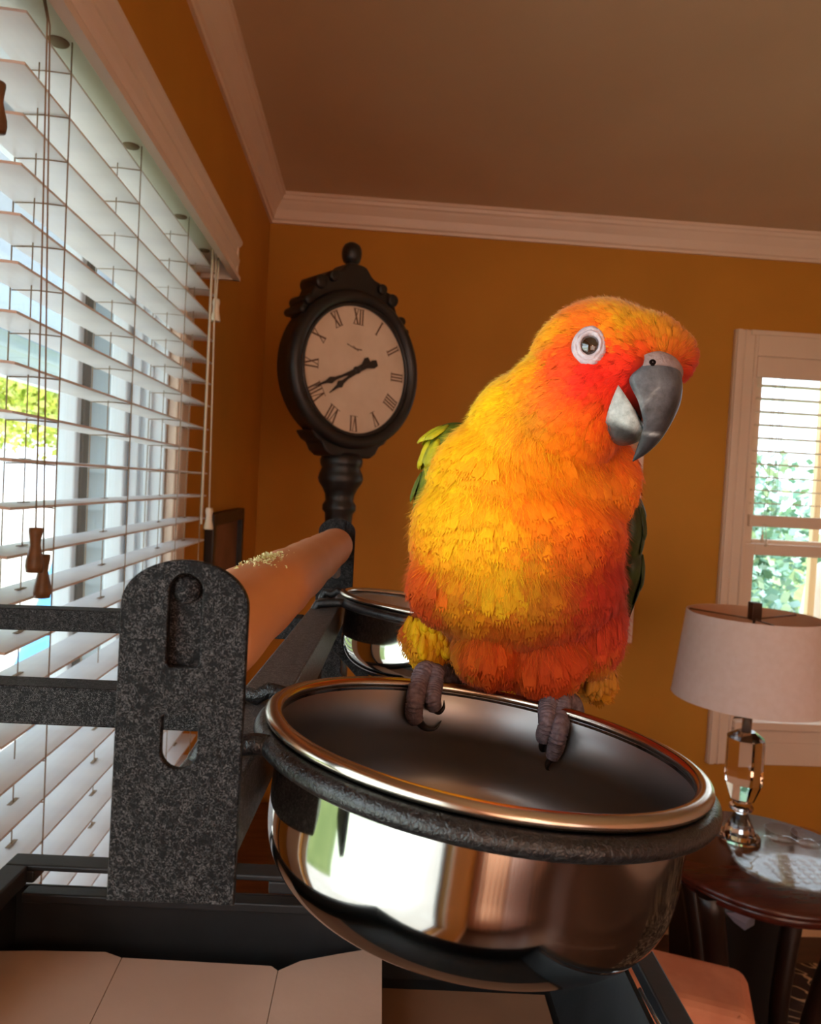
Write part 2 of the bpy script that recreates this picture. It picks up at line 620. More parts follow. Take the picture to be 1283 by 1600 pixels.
w3 = empty('window_3', (XL, -0.3, 0.8))
tag(w3, kind='structure')
mb = MB()
for (A0, A1, Z0, Z1) in ((WN[0] - .10, WN[0], WN[2] - .02, WN[3] + .10), (WN[1], WN[1] + .10, WN[2] - .02, WN[3] + .10), (WN[0], WN[1], WN[3], WN[3] + .10), (WN[0] - .1, WN[1] + .1, WN[2] - .04, WN[2])):
    mb.box((XL, A0, Z0), (XL + .018, A1, Z1))
mb.build('casing', M_trim, w3, bevel=.003)
mb = MB()
frame_rect(mb, 'y', XL - .095, XL - .065, WN[0], WN[1], WN[2], WN[3], .035)
mb.build('sash', M_winframe, w3, bevel=.003)
MB().box((XL - .082, WN[0] + .03, WN[2] + .03), (XL - .078, WN[1] - .03, WN[3] - .03)).build('pane', M_pane, w3)

# ------------------------------------------------------------------ far window
w2 = empty('window_2', (WF[0] + .43, YB, CZ0))
tag(w2, kind='structure')
X0, X1, Z0, Z1 = WF
mb = MB()
for (a0, a1) in ((CX0, X0), (X1, X1 + .085)):
    mb.box((a0, YB - .018, CZ0), (a1, YB, CZ1))
    mb.box((a0 + .004, YB - .026, CZ0), (a0 + .022, YB - .018, CZ1))
    mb.box((a0 + .034, YB - .023, CZ0), (a0 + .042, YB - .018, CZ1))
    mb.box((a1 - .014, YB - .024, CZ0), (a1 - .004, YB - .018, CZ1))
mb.build('casing', M_trim, w2, bevel=.002)
mb = MB()
mb.box((X0, YB - .018, CZ1 - .09), (X1, YB, CZ1))
mb.box((X0 - .03, YB - .026, CZ1 - .016), (X1 + .03, YB - .018, CZ1))
mb.build('head_casing', M_trim, w2, bevel=.002)
mb = MB()
mb.box((X0, YB - .016, CZ0), (X1, YB, CZ0 + .13))
mb.box((X0, YB - .022, CZ0 + .085), (X1, YB - .016, CZ0 + .13))
mb.build('apron', M_trim, w2, bevel=.003)
MB().box((X0 - .004, YB - .04, Z0 - .03), (X1 + .004, YB + .09, Z0)).build('window_sill', M_trim, w2, bevel=.004)
mb = MB()
mb.box((X0, YB, Z0), (X0 + .014, YB + TH, Z1))
mb.box((X1 - .014, YB, Z0), (X1, YB + TH, Z1))
mb.box((X0, YB, Z1 - .014), (X1, YB + TH, Z1))
mb.build('jamb', M_trim, w2)
zr = on_y(1190, 830, YB + .05)[2]
mb = MB()
frame_rect(mb, 'x', YB + .045, YB + .075, X0 + .014, X1 - .014, zr - .075, Z1 - .014, .045)
sash_a = mb.build('sash', M_trim, w2, bevel=.003)
mb = MB()
frame_rect(mb, 'x', YB + .015, YB + .045, X0 + .014, X1 - .014, Z0, zr - .045, .042)
sash_b = mb.build('sash', M_trim, w2, bevel=.003)
MB().box((X0 + .05, YB + .058, zr - .04), (X1 - .05, YB + .062, Z1 - .05)).build('pane', M_pane, sash_a)
MB().box((X0 + .05, YB + .028, Z0 + .035), (X1 - .05, YB + .032, zr - .08)).build('pane', M_pane, sash_b)

# its blind, pulled half way down
sb = empty('venetian_blind', (X0 + .43, YB + .01, zr))
tag(sb, 'white slatted blind drawn half way down the far window', 'blind')
MB().box((X0 + .004, YB - .012, Z1 - .075), (X1 - .004, YB + .0, Z1)).build('valance', M_trim, sb, bevel=.003)
zz = on_y(1240, 606, YB + .02)[2]
first = None
k = 0
while zz - .0475 * k > zr + .065:
    z = zz - .0475 * k
    if first is None:
        mb = MB()
        mb.box((X0 + .018, YB - .008, z - .0017), (X1 - .018, YB + .040, z + .0017))
        first = mb.build('slat', M_trim, sb)
    else:
        o = first.copy()
        COL.objects.link(o)
        o.location.z = z - zz
    k += 1
MB().box((X0 + .016, YB - .010, zr + .018), (X1 - .016, YB + .042, zr + .060)).build('bottom_rail', M_trim, sb, bevel=.004)
for xo in (.070, .078, .096, .104, .112, .70):
    mb = MB()
    mb.tube([(X0 + xo, YB - .0085, Z1 - .07), (X0 + xo, YB - .0085, zr + .04)], .0011, 5)
    mb.build('lift_cord', M_cord, sb)
mb = MB()
mb.lathe([(.001, .026), (.004, .024), (.004, .012), (.007, 0), (.001, -.001)], 10, (X0 + .062, YB - .02, zr - .035))
mb.tube([(X0 + .062, YB - .02, zr - .01), (X0 + .066, YB - .012, zr + .03)], .0012, 5)
mb.lathe([(.001, .026), (.004, .024), (.004, .012), (.007, 0), (.001, -.001)], 10, (X0 + .078, YB - .02, zr - .052))
mb.tube([(X0 + .078, YB - .02, zr - .03), (X0 + .074, YB - .012, zr + .03)], .0012, 5)
mb.build('cord_tassel', M_whitetassel, sb)

# ------------------------------------------------------------------ the big blind on the left
XB0, XB1 = -0.3725, -0.3225
BY0, BY1 = 0.685, 1.492
b1 = empty('venetian_blind', (XB0, 1.09, CAMZ - .76))
tag(b1, 'large white slatted blind hanging over the near left window', 'blind')
# valance
v_e1 = on_y(376, 378, 1.535)
v_e0 = on_y(375, 440, 1.535)
VX = v_e0[0]
VZ0, VZ1 = v_e0[2], v_e1[2] + .004
vp = [(XB0 + .01, VZ1), (VX - .002, VZ1), (VX + .002, VZ1 - .004), (VX + .002, VZ1 - .010), (VX - .005, VZ1 - .018), (VX - .006, VZ1 - .03), (VX - .002, VZ1 - .042),
      (VX - .004, VZ1 - .054), (VX - .007, VZ0 + .022), (VX - .003, VZ0 + .012), (VX + .001, VZ0 + .008), (VX + .001, VZ0), (VX - .012, VZ0), (VX - .012, VZ1 - .012), (XB0 + .01, VZ1 - .012)]
mb = MB()
YV0, YV1 = .62, 1.535
n = len(vp)
mb.add([(p[0], YV0, p[1]) for p in vp] + [(p[0], YV1, p[1]) for p in vp], [tuple(range(n)), tuple(range(n, 2 * n))] + [(k, (k + 1) % n, n + (k + 1) % n, n + k) for k in range(n)])
mb.box((XB0 + .012, YV1 - .012, VZ0), (VX - .004, YV1 - .001, VZ1 - .003))
mb.box((XB0 + .012, YV0 + .001, VZ0), (VX - .004, YV0 + .012, VZ1 - .003))
mb.build('valance', M_valance, b1)
zs0 = CAMZ + .1356 + .044 * 6
ZH = zs0 + .030
MB().box((XB0 - .004, BY0 - .02, ZH), (VX - .014, BY1 + .012, ZH + .042)).build('headrail', M_headrail, b1, bevel=.002)
# slats: shallow crowned boards with two cut corners, one mesh shared
mb = MB()
nx = 5
pts_t, pts_b = [], []
for i in range(nx + 1):
    x = XB0 + (XB1 - XB0) * i / nx
    crown = .0012 * (1 - (2 * i / nx - 1) ** 2)
    pts_t.append((x, crown + .0026))
    pts_b.append((x, crown))
ring = pts_b + pts_t[::-1]
n = len(ring)
mb.add([(p[0], BY0, p[1]) for p in ring] + [(p[0], BY1, p[1]) for p in ring], [tuple(range(n)), tuple(range(n, 2 * n))] + [(k, (k + 1) % n, n + (k + 1) % n, n + k) for k in range(n)])
slat0 = mb.build('slat', M_slat, b1)
NS = 27
for k in range(NS):
    o = slat0 if k == 0 else slat0.copy()
    if k:
        COL.objects.link(o)
    o.location = (random.uniform(-.0006, .0006), random.uniform(-.001, .001), zs0 - .044 * k)
    o.rotation_euler = (random.uniform(-.0012, .0012), 0, 0)
zbot = zs0 - .044 * NS
MB().box((XB0, BY0, zbot - .004), (XB1, BY1, zbot + .012)).build('bottom_rail', M_slat, b1, bevel=.003)
for yl in (.7785, 1.007, 1.2635, 1.44):
    mb = MB()
    for xx in (XB0 - .0012, XB1 + .0012):
        mb.tube([(xx, yl, ZH), (xx, yl, zbot)], .0008, 5)
    mb.tube([((XB0 + XB1) / 2, yl - .012, ZH), ((XB0 + XB1) / 2, yl - .012, zbot)], .0007, 5)
    for k in range(NS):
        z = zs0 - .044 * k - .0010
        mb.tube([(XB0, yl, z), ((XB0 + XB1) / 2, yl, z + .0012), (XB1, yl, z)], .0007, 4)
        mb.box(((XB0 + XB1) / 2 - .0022, yl - .021, z + .0050), ((XB0 + XB1) / 2 + .0022, yl - .003, z + .0056))
    mb.build('ladder_cord', M_cord, b1)
    mb = MB()
    mb.lathe([(.0001, -.0015), (.010, -.0015), (.011, 0), (.008, .001)], 16, ((XB0 + XB1) / 2 + .012, yl, ZH), sx=1.0)
    mb.build('cord_grommet', M_cord, b1)


def turned_tassel(mb, top, s=1.0, mi=0):
    pr = [(.0005, 0), (.0065, -.0005), (.0068, -.004), (.0055, -.012), (.0050, -.018), (.0066, -.026), (.0085, -.034), (.0088, -.040), (.0078, -.046), (.0004, -.047)]
    mb.lathe([(a * s, b * s) for a, b in pr], 16, top, mi=mi)


# lift cords in front of the slats with two turned wood tassels, and tilt cords nearer the viewer
XC = XB1 + .012
for (pxt, pyt, pxb, pyb) in ((74, 30, 56, 824), (78, 40, 68, 866)):
    a, b = on_x(pxt, pyt, XC), on_x(pxb, pyb, XC)
    mb = MB()
    mb.tube([(XC - .006, a[1], ZH), tuple(a), tuple(b)], .0008, 5)
    mb.build('lift_cord', M_cord, b1)
    mb = MB()
    turned_tassel(mb, tuple(b), .92)
    mb.build('cord_tassel', M_tassel, b1)
tl = on_x(-3, 128, XC)
mb = MB()
mb.tube([(XC - .006, tl[1], ZH), tuple(tl)], .0008, 5)
mb.build('tilt_cord', M_cord, b1)
mb = MB()
turned_tassel(mb, tuple(tl), .85)
mb.build('cord_tassel', M_tassel, b1)
# pale cords with plastic tassels at the far end
XC2 = XB1 + .014
for (p0, p1) in (((341, 432), (338, 470)), ((336, 432), (327, 796))):
    a, b = on_x(*p0, XC2), on_x(*p1, XC2)
    mb = MB()
    mb.tube([(XC2, a[1], ZH), tuple(b)], .0016, 6)
    mb.build('pull_cord', M_whitecord, b1)
    mb = MB()
    mb.lathe([(.0005, .004), (.006, .003), (.0075, -.003), (.006, -.012), (.0065, -.022), (.0095, -.036), (.009, -.039), (.0005, -.039)], 14, tuple(b))
    mb.build('cord_tassel', M_whitetassel, b1)
a = on_x(331, 432, XC2)
MB().tube([(XC2, a[1], ZH), (XC2, a[1] + .004, CAMZ - .09)], .0022, 6).build('pull_cord', M_whitecord, b1)

# ------------------------------------------------------------------ pictures
pl0, pl1 = on_x(330, 802, XL + .01), on_x(378, 800, XL + .01)
fp = empty('framed_picture', (XL, (pl0[1] + pl1[1]) / 2, 1.25))
tag(fp, 'small dark framed picture on the left wall beyond the blind', 'picture')
zt = pl0[2]
mb = MB()
frame_rect(mb, 'y', XL, XL + .022, pl0[1] - .02, pl1[1] - .02, zt - .36, zt, .032)
mb.build('frame', M_pic, fp, bevel=.003)
M_art = noise_tint(mat('brown_print', rough=0.5), (132, 92, 74), (92, 62, 48), 9)
MB().box((XL, pl0[1] + .005, zt - .33), (XL + .008, pl1[1] - .045, zt - .03)).build('print', M_art, fp)

pr0 = on_y(986, 1004, YB - .012)
pf = empty('framed_picture', (pr0[0] - .25, YB, pr0[2]))
tag(pf, 'white framed picture on the far wall behind the bird', 'picture')
mb = MB()
frame_rect(mb, 'x', YB - .022, YB, pr0[0] - .44, pr0[0], pr0[2], pr0[2] + .80, .018)
mb.build('frame', mat('white_frame_paint', (232, 216, 200), 0.4), pf, bevel=.003)
MB().box((pr0[0] - .425, YB - .010, pr0[2] + .015), (pr0[0] - .015, YB, pr0[2] + .785)).build('mat_board', mat('taupe_mat', (186, 158, 134), 0.8), pf)
MB().box((pr0[0] - .34, YB - .012, pr0[2] + .12), (pr0[0] - .10, YB - .008, pr0[2] + .68)).build('print', M_art, pf)

# ------------------------------------------------------------------ street clock
CY = 1.75
fc = on_y(562, 578, CY)
ang = math.radians(38)
NV = np.array([math.sin(ang), -math.cos(ang), 0.0])       # where the dial looks
XV = np.array([math.cos(ang), math.sin(ang), 0.0])        # to the right along the dial
ZV = np.array([0, 0, 1.0])
R_ = .187
T_ = .085
ctr = fc - NV * .012                                          # centre of the case front
axis_c = ctr - NV * (T_ * .5)
clk = empty('street_clock', (axis_c[0], axis_c[1], 0))
tag(clk, 'tall black post clock with a round cream roman dial', 'clock')
CA = (XV, ZV, NV)
mb = MB()
mb.lathe([(.001, -T_), (R_ * .80, -T_), (R_ * .90, -T_ + .006), (R_ * .95, -T_ + .02), (R_ * .95, -.03), (R_ * .97, -.022), (R_, -.014), (R_, 0.0), (R_ * .985, .010), (R_ * .93, .016), (R_ * .88, .014), (.156, .004), (.151, -.004)], 64, ctr, CA)
mb.build('case', M_black, clk)
mb = MB()
mb.lathe([(.0005, -.002), (.152, -.002), (.152, -.004), (.0005, -.004)], 64, ctr, CA, smooth=False)
dial = mb.build('dial', M_dial, clk)
mb = MB()
mb.lathe([(.157, .006), (.1545, .009), (.149, .006), (.149, .0), (.157, .006)], 64, ctr, CA)
mb.build('bezel', M_black, clk)
# roman numerals, strokes laid on the dial


def stroke(mb, a, b, w, base, X, Y, h0=-.0019, h1=-.0012):
    d = np.array([b[0] - a[0], b[1] - a[1]])
    l = np.hypot(*d)
    d /= l
    q = np.array([-d[1], d[0]]) * w / 2
    pts = [np.array(a) + q, np.array(b) + q, np.array(b) - q, np.array(a) - q]
    c8 = [base + X * p[0] + Y * p[1] + NV * h for h in (h0, h1) for p in pts]
    mb.hexa(c8)


ROM = ['XII', 'I', 'II', 'III', 'IIII', 'V', 'VI', 'VII', 'VIII', 'IX', 'X', 'XI']
for i, txt in enumerate(ROM):
    th = PI / 2 - i * PI / 6
    Yn = XV * math.cos(th) + ZV * math.sin(th)
    Xn = XV * math.sin(th) - ZV * math.cos(th)
    base = ctr + Yn * .126
    wd = {'I': .0075, 'V': .016, 'X': .016}
    tot = sum(wd[c] for c in txt)
    x = -tot / 2
    mb = MB()
    h = .018
    for c in txt:
        w_ = wd[c]
        m_ = x + w_ / 2
        if c == 'I':
            stroke(mb, (m_, -h), (m_, h), .0034, base, Xn, Yn)
        elif c == 'V':
            stroke(mb, (x + .002, h), (m_, -h), .0038, base, Xn, Yn)
            stroke(mb, (x + w_ - .002, h), (m_, -h), .0018, base, Xn, Yn)
        else:
            stroke(mb, (x + .002, h), (x + w_ - .002, -h), .0038, base, Xn, Yn)
            stroke(mb, (x + w_ - .002, h), (x + .002, -h), .0018, base, Xn, Yn)
        x += w_
    for s_ in (-h, h):
        stroke(mb, (-tot / 2, s_), (tot / 2, s_), .0012, base, Xn, Yn)
    mb.build('numeral', M_numeral, dial)
mb = MB()
stroke(mb, (-.030, .058), (-.006, .050), .002, ctr, XV, ZV)
stroke(mb, (-.006, .050), (.014, .050), .0028, ctr, XV, ZV)
stroke(mb, (-.012, .056), (.004, .046), .0014, ctr, XV, ZV)
mb.build('dial_mark', M_numeral, dial)


def hand(minute, ln, tail, wmax, h):
    th = PI / 2 - minute * PI / 30
    Yn = XV * math.cos(th) + ZV * math.sin(th)
    Xn = XV * math.sin(th) - ZV * math.cos(th)
    prf = [(-tail, wmax * .9), (-tail * .80, wmax * 1.25), (-tail * .45, wmax * .5), (0, wmax * .8), (ln * .35, wmax * .35), (ln * .52, wmax * .5), (ln * .62, wmax * 1.0), (ln * .72, wmax * .45), (ln, .0008)]
    poly = [(w_ / 2, y) for y, w_ in prf] + [(-w_ / 2, y) for y, w_ in reversed(prf)]
    mb = MB()
    mb.prism(poly, h, h + .0015, (Xn, Yn, NV), ctr)
    return mb


hand(41, .132, .062, .016, .004).build('minute_hand', M_ink, clk)
hand(38.4, .098, .046, .018, .0015).build('hour_hand', M_ink, clk)
MB().lathe([(.0005, .008), (.008, .007), (.009, -.001)], 20, ctr, CA).build('hand_hub', M_ink, clk)
# crest with scrolls: an outline extruded through the depth of the case
half = [(.150, .112), (.151, .128), (.142, .140), (.130, .146), (.126, .160), (.119, .176), (.117, .192), (.106, .204), (.092, .206), (.083, .214), (.070, .222), (.052, .226), (.042, .232), (.034, .242), (.026, .250), (.012, .252)]
out = [(-x, y) for x, y in half] + [(x, y) for x, y in reversed(half)]
out += [(.12, .06), (-.12, .06)]
mb = MB()
mb.prism(out, -T_ * .85, -.012, CA, ctr)
mb.build('crest', M_black, clk, bevel=.006, segs=3)
for sx in (-1, 1):
    for (x, y, r) in ((.106, .187, .016), (.072, .207, .013), (.136, .141, .012), (.150, .116, .010)):
        mb = MB()
        mb.lathe([(.0005, -T_ * .92), (r * .8, -T_ * .92), (r, -T_ * .85), (r, -.008), (r * .8, -.002), (r * .4, -.004), (.0005, -.002)], 20, ctr + XV * (x * sx) + ZV * y, CA)
        mb.build('scroll', M_black, clk)
mb = MB()
fb = axis_c + ZV * .228
mb.lathe([(.030, 0), (.030, .012), (.022, .016), (.014, .022), (.014, .030), (.020, .034), (.0235, .044), (.0245, .054), (.0235, .064), (.019, .073), (.010, .079), (.0005, .0805)], 28, fb)
mb.build('finial', M_black, clk)
# cradle and post, turned
mb = MB()
mb.prism([(-.115, -.150), (-.100, -.168), (-.085, -.176), (-.075, -.194), (-.058, -.206), (.058, -.206), (.075, -.194), (.085, -.176), (.100, -.168), (.115, -.150), (.06, -.14), (-.06, -.14)], -T_ * .9, -.004, CA, ctr)
mb.build('cradle', M_black, clk, bevel=.005, segs=3)
zc = ctr[2]
prf = [(.0005, zc - .195), (.046, zc - .198), (.052, zc - .214), (.050, zc - .226), (.046, zc - .232), (.052, zc - .246), (.055, zc - .258), (.052, zc - .268), (.042, zc - .282), (.036, zc - .296), (.034, zc - .312), (.041, zc - .322), (.041, zc - .334), (.034, zc - .342), (.033, zc - .36), (.033, zc - .70), (.040, zc - .72), (.040, zc - .74), (.034, zc - .76),
       (.036, .36), (.050, .34), (.050, .32), (.042, .30), (.060, .22), (.080, .16), (.082, .12), (.10, .10), (.13, .06), (.15, .045), (.155, .0), (.0005, 0)]
MB().lathe(prf, 32, (axis_c[0], axis_c[1], 0)).build('post', M_black, clk)

# ------------------------------------------------------------------ low chest in the corner, seen under the perch
ch = empty('wooden_chest', (0.05, 2.22, 0))
tag(ch, 'low red-brown wooden chest against the far wall behind the clock', 'chest')
MB().box((-.33, 1.98, .04), (.52, 2.52, .44)).build('body', M_chest, ch, bevel=.006)
MB().box((-.345, 1.96, .44), (.535, 2.54, .475)).build('lid', M_chest, ch, bevel=.008)
for (x, y) in ((-.29, 2.02), (.48, 2.02), (-.29, 2.48), (.48, 2.48)):
    MB().lathe([(.0005, 0), (.022, 0), (.03, .02), (.026, .04), (.0005, .041)], 16, (x, y, 0)).build('foot', M_chest, ch)

# ------------------------------------------------------------------ side table, lamp, glass tray, bin, armchair, rug
TZ = 0.72
tc_ = on_z(1192, 1336, TZ)
TX, TY = tc_[0], tc_[1]
TR = .262
tb = empty('side_table', (TX, TY, 0))
tag(tb, 'round polished dark red wooden side table with curved legs', 'table')
mb = MB()
mb.lathe([(.0005, TZ - .022), (TR - .012, TZ - .022), (TR - .002, TZ - .016), (TR, TZ - .010), (TR - .004, TZ - .003), (TR - .010, TZ), (.0005, TZ)], 72, (TX, TY, 0))
mb.build('table_top', M_red, tb)
mb = MB()
mb.lathe([(TR - .03, TZ - .048), (TR - .022, TZ - .044), (TR - .022, TZ - .022), (TR - .04, TZ - .022), (TR - .04, TZ - .048), (TR - .03, TZ - .048)], 64, (TX, TY, 0))
mb.build('apron', M_red, tb)
for a in (-62, 32, 122, 212):
    c_, s_ = math.cos(math.radians(a)), math.sin(math.radians(a))
    path, rad = [], []
    for t in np.linspace(0, 1, 14):
        rr = TR - .035 - .10 * math.sin(t * PI * .62) + .15 * max(0, t - .62) ** 1.3
        path.append((TX + c_ * rr, TY + s_ * rr, (TZ - .03) * (1 - t) + .02 * t))
        rad.append(.030 - .010 * t)
    mb = MB()
    mb.tube(path, rad, 10)
    mb.build('leg', M_dark, tb)
MB().lathe([(.0005, .20), (.13, .20), (.135, .208), (.13, .216), (.0005, .216)], 40, (TX, TY, 0)).build('lower_shelf', M_dark, tb)

# lamp
LY = TY + .085
lc = on_y(1172, 1020, LY)
LX = lc[0]
zb = on_y(1169, 1092, LY)[2]
zt = on_y(1174, 960, LY)[2]
pb0, pb1 = on_y(1058, 1083, LY), on_y(1280, 1112, LY)
rb = (pb1[0] - pb0[0]) / 2
LX = (pb1[0] + pb0[0]) / 2
rt = rb * .865
lp = empty('table_lamp', (LX, LY, TZ))
tag(lp, 'crystal table lamp with a pale drum shade on the round table', 'lamp')
mb = MB()
mb.lathe([(rb, zb), (rb - .001, zb + .002), (rt, zt)], 72, (LX, LY, 0))

mb.lathe([(rt - .0025, zt), (rb - .0035, zb)], 72, (LX, LY, 0), mi=1)
mb.lathe([(rt, zt), (rt - .0025, zt)], 72, (LX, LY, 0))
mb.lathe([(rb, zb), (rb - .0035, zb)], 72, (LX, LY, 0))
mb.build('lamp_shade', [M_shade, M_shade_in], lp)
mb = MB()
for k in range(3):
    a = 2 * PI * k / 3 + .4
    mb.tube([(LX, LY, zt - .012), (LX + (rt - .004) * math.cos(a), LY + (rt - .004) * math.sin(a), zt - .006)], .002, 6)
mb.build('shade_spider', M_brass, lp)
MB().box((LX - .013, LY - .013, zt - .014), (LX + .013, LY + .013, zt + .032)).build('lamp_finial', mat('dark_bronze', (72, 50, 36), 0.4, 0.5), lp, bevel=.002)
zcol1 = on_y(1165, 1142, LY)[2]
zcol0 = on_y(1156, 1232, LY)[2]
mb = MB()
mb.lathe([(.0005, zcol1 - .002), (.012, zcol1), (.013, zb + .09), (.0005, zb + .09)], 16, (LX, LY, 0))
mb.tube([(LX, LY, zb + .09), (LX, LY, zt - .01)], .004, 8)
mb.build('stem', mat('pale_nickel', (206, 190, 176), .25, .9), lp)
MB().lathe([(.0005, zb + .095), (.020, zb + .095), (.030, zb + .13), (.026, zb + .16), (.012, zb + .175), (.0005, zb + .176)], 20, (LX, LY, 0)).build('light_bulb', mat('bulb_glass', (240, 236, 228), 0.3), lp)
mb = MB()
zn = zcol0
mb.lathe([(.0005, zcol1), (.022, zcol1), (.048, zcol1 - .018), (.048, zn + .02), (.030, zn - .028), (.020, zn - .034), (.0005, zn - .034)], 8, (LX, LY, 0), smooth=False)
mb.build('crystal_column', M_crystal, lp)
mb = MB()
mb.lathe([(.0005, zn - .034), (.018, zn - .034), (.030, zn - .044), (.030, zn - .052), (.016, zn - .062), (.040, TZ + .018), (.052, TZ + .012), (.052, TZ + .001), (.0005, TZ + .001)], 12, (LX, LY, 0), smooth=False)
mb.build('crystal_foot', M_crystal, lp)

# scalloped glass tray in front of the lamp
gx, gy = TX + .052, TY - .090
gt = empty('glass_tray', (gx, gy, TZ))
tag(gt, 'oval cut glass tray with a scalloped rim on the round table', 'tray')
mb = MB()
ns, npet = 160, 20
rings = [(.000, .004), (.100, .004), (.128, .006), (.140, .013), (.152, .022), (.153, .025), (.150, .024), (.138, .016), (.124, .009), (.0995, .0075), (.0, .0075)]
vs, fs = [], []
for (r, h) in rings:
    for k in range(ns):
        a = 2 * PI * k / ns
        sc_ = 1 + (.045 * abs(math.sin(npet * a / 2)) - .02) * max(0, (r - .10) / .05)
        hh = h + (.008 * abs(math.sin(npet * a / 2)) if r > .145 else 0)
        vs.append((gx + r * sc_ * 1.12 * math.cos(a), gy + r * sc_ * .82 * math.sin(a), TZ + hh))
for i in range(len(rings) - 1):
    for k in range(ns):
        k2 = (k + 1) % ns
        fs.append((i * ns + k, i * ns + k2, (i + 1) * ns + k2, (i + 1) * ns + k))
mb.add(vs, fs, 0, True)
mb.build('glass_dish', M_cutglass, gt)
mb = MB()
for j in range(6):
    for k in range(7):
        x, y = gx - .075 + .025 * k, gy - .05 + .02 * j
        if ((x - gx) / .10) ** 2 + ((y - gy) / .075) ** 2 < 1:
            mb.lathe([(.010, .0078), (.006, .0098), (.0005, .0105)], 6, (x, y, TZ), smooth=False)
tag(mb.build('cut_facets', M_cutglass, gt), kind='stuff')
# upright glass coasters behind it
for q, (dx, dy) in enumerate(((.092, .060), (.150, .040))):
    mb = MB()
    c = (TX + dx, TY + dy + .02, TZ)
    mb.lathe([(.0005, .001), (.030, .001), (.036, .006), (.040, .030), (.0385, .030), (.034, .008), (.028, .004), (.0005, .004)], 28, c)
    o = mb.build('glass_bowl', M_cutglass)
    tag(o, ('small clear glass bowl behind the tray, nearer the lamp', 'small clear glass bowl behind the tray, farther from the lamp')[q], 'bowl')

# waste bin under the table
bx = on_y(1128, 1460, TY + .33)
wb = empty('waste_bin', (bx[0], bx[1], 0.0125))
tag(wb, 'black waste bin with a pale liner behind the side table', 'bin')
mb = MB()
ax_, ay_ = bx[0], bx[1]
hb = on_y(1128, 1392, TY + .33)[2]
c8 = [(ax_ - .105, ay_ - .09, 0.0125), (ax_ + .105, ay_ - .09, 0.0125), (ax_ + .105, ay_ + .09, 0.0125), (ax_ - .105, ay_ + .09, 0.0125), (ax_ - .13, ay_ - .115, hb), (ax_ + .13, ay_ - .115, hb), (ax_ + .13, ay_ + .115, hb), (ax_ - .13, ay_ + .115, hb)]
mb.hexa(c8)
mb.build('bin_body', M_bin, wb, bevel=.01)
lz = on_y(1160, 1447, TY + .21)
mb = MB()
lw = .05
lx, ly = lz[0], ay_ - .115
mb.add([(lx - lw, ly - .004, hb + .004), (lx + lw * .6, ly - .004, hb + .004), (lx + lw, ly + .010, lz[2]), (lx, ly - .018, lz[2] - .004), (lx - lw * .5, ly - .006, lz[2] + .012), (lx, ly - .022, (hb + lz[2]) / 2)],
       [(0, 1, 5), (1, 2, 5), (2, 3, 5), (3, 4, 5), (4, 0, 5)])
o = mb.build('bin_liner', M_liner, wb)
sd = o.modifiers.new('thick', 'SOLIDIFY')
sd.thickness = .001

# armchair whose back top shows at the lower right
ac = W(1092, 1560, 1.30)
am_ = empty('armchair', (ac[0] - .12, ac[1] + .1, 0))
tag(am_, 'peach upholstered armchair, its rounded back showing by the tray', 'armchair')
th = math.radians(-22)
AXR = (np.array([math.cos(th), math.sin(th), 0]), np.array([-math.sin(th), math.cos(th), 0]), np.array([0, 0, 1.]))
og = np.array([W(1188, 1572, 1.30)[0], W(1188, 1572, 1.30)[1], 0])
ztop = W(1100, 1512, 1.36)[2] - .055
mb = MB().box((-.62, .00, .10), (0, .17, ztop), axes=AXR, org=og)
mb.build('backrest', M_peach, am_, bevel=.03, segs=4)
MB().box((-.60, -.55, .10), (-.02, .02, .43), axes=AXR, org=og).build('seat', M_peach, am_, bevel=.03, segs=4)
for x in (-.68, -.05):
    MB().box((x, -.55, .10), (x + .11, .05, .60), axes=AXR, org=og).build('armrest', M_peach, am_, bevel=.03, segs=4)
for x in (-.60, -.06):
    for y in (-.50, .10):
        MB().box((x, y, 0.0125), (x + .04, y + .04, .11), axes=AXR, org=og).build('leg', M_dark, am_)
mb = MB()
e = og + AXR[0] * -.012 + AXR[1] * .012
mb.tube([e + np.array([0, 0, .15]), e + np.array([0, 0, ztop - .03]), e + np.array([0, 0, ztop - .006]) - AXR[0] * .02], .004, 6)
mb.build('piping', M_peach, am_)

# rug with a vine pattern
rg = mat('rug_pattern', rough=0.95)
nt = rg.node_tree
tcn = nt.nodes.new('ShaderNodeTexCoord')
nn = nt.nodes.new('ShaderNodeTexNoise')
nn.inputs['Scale'].default_value = 5.0
nn.inputs['Distortion'].default_value = 2.0
sb_ = nt.nodes.new('ShaderNodeMath')
sb_.operation = 'SUBTRACT'
sb_.inputs[1].default_value = .5
ab = nt.nodes.new('ShaderNodeMath')
ab.operation = 'ABSOLUTE'
cr = nt.nodes.new('ShaderNodeValToRGB')
cr.color_ramp.elements[0].position = .015
cr.color_ramp.elements[0].color = lin((196, 172, 140))
cr.color_ramp.elements[1].position = .028
cr.color_ramp.elements[1].color = lin((46, 32, 28))
nt.links.new(tcn.outputs['Object'], nn.inputs['Vector'])
nt.links.new(nn.outputs['Fac'], sb_.inputs[0])
nt.links.new(sb_.outputs[0], ab.inputs[0])
nt.links.new(ab.outputs[0], cr.inputs['Fac'])
nt.links.new(cr.outputs['Color'], nt.nodes['Principled BSDF'].inputs['Base Color'])
tag(MB().box((.62, .55, 0.0), (2.6, 2.42, .012)).build('rug', rg, bevel=.004), 'dark rug with a pale vine pattern under the table', 'rug')

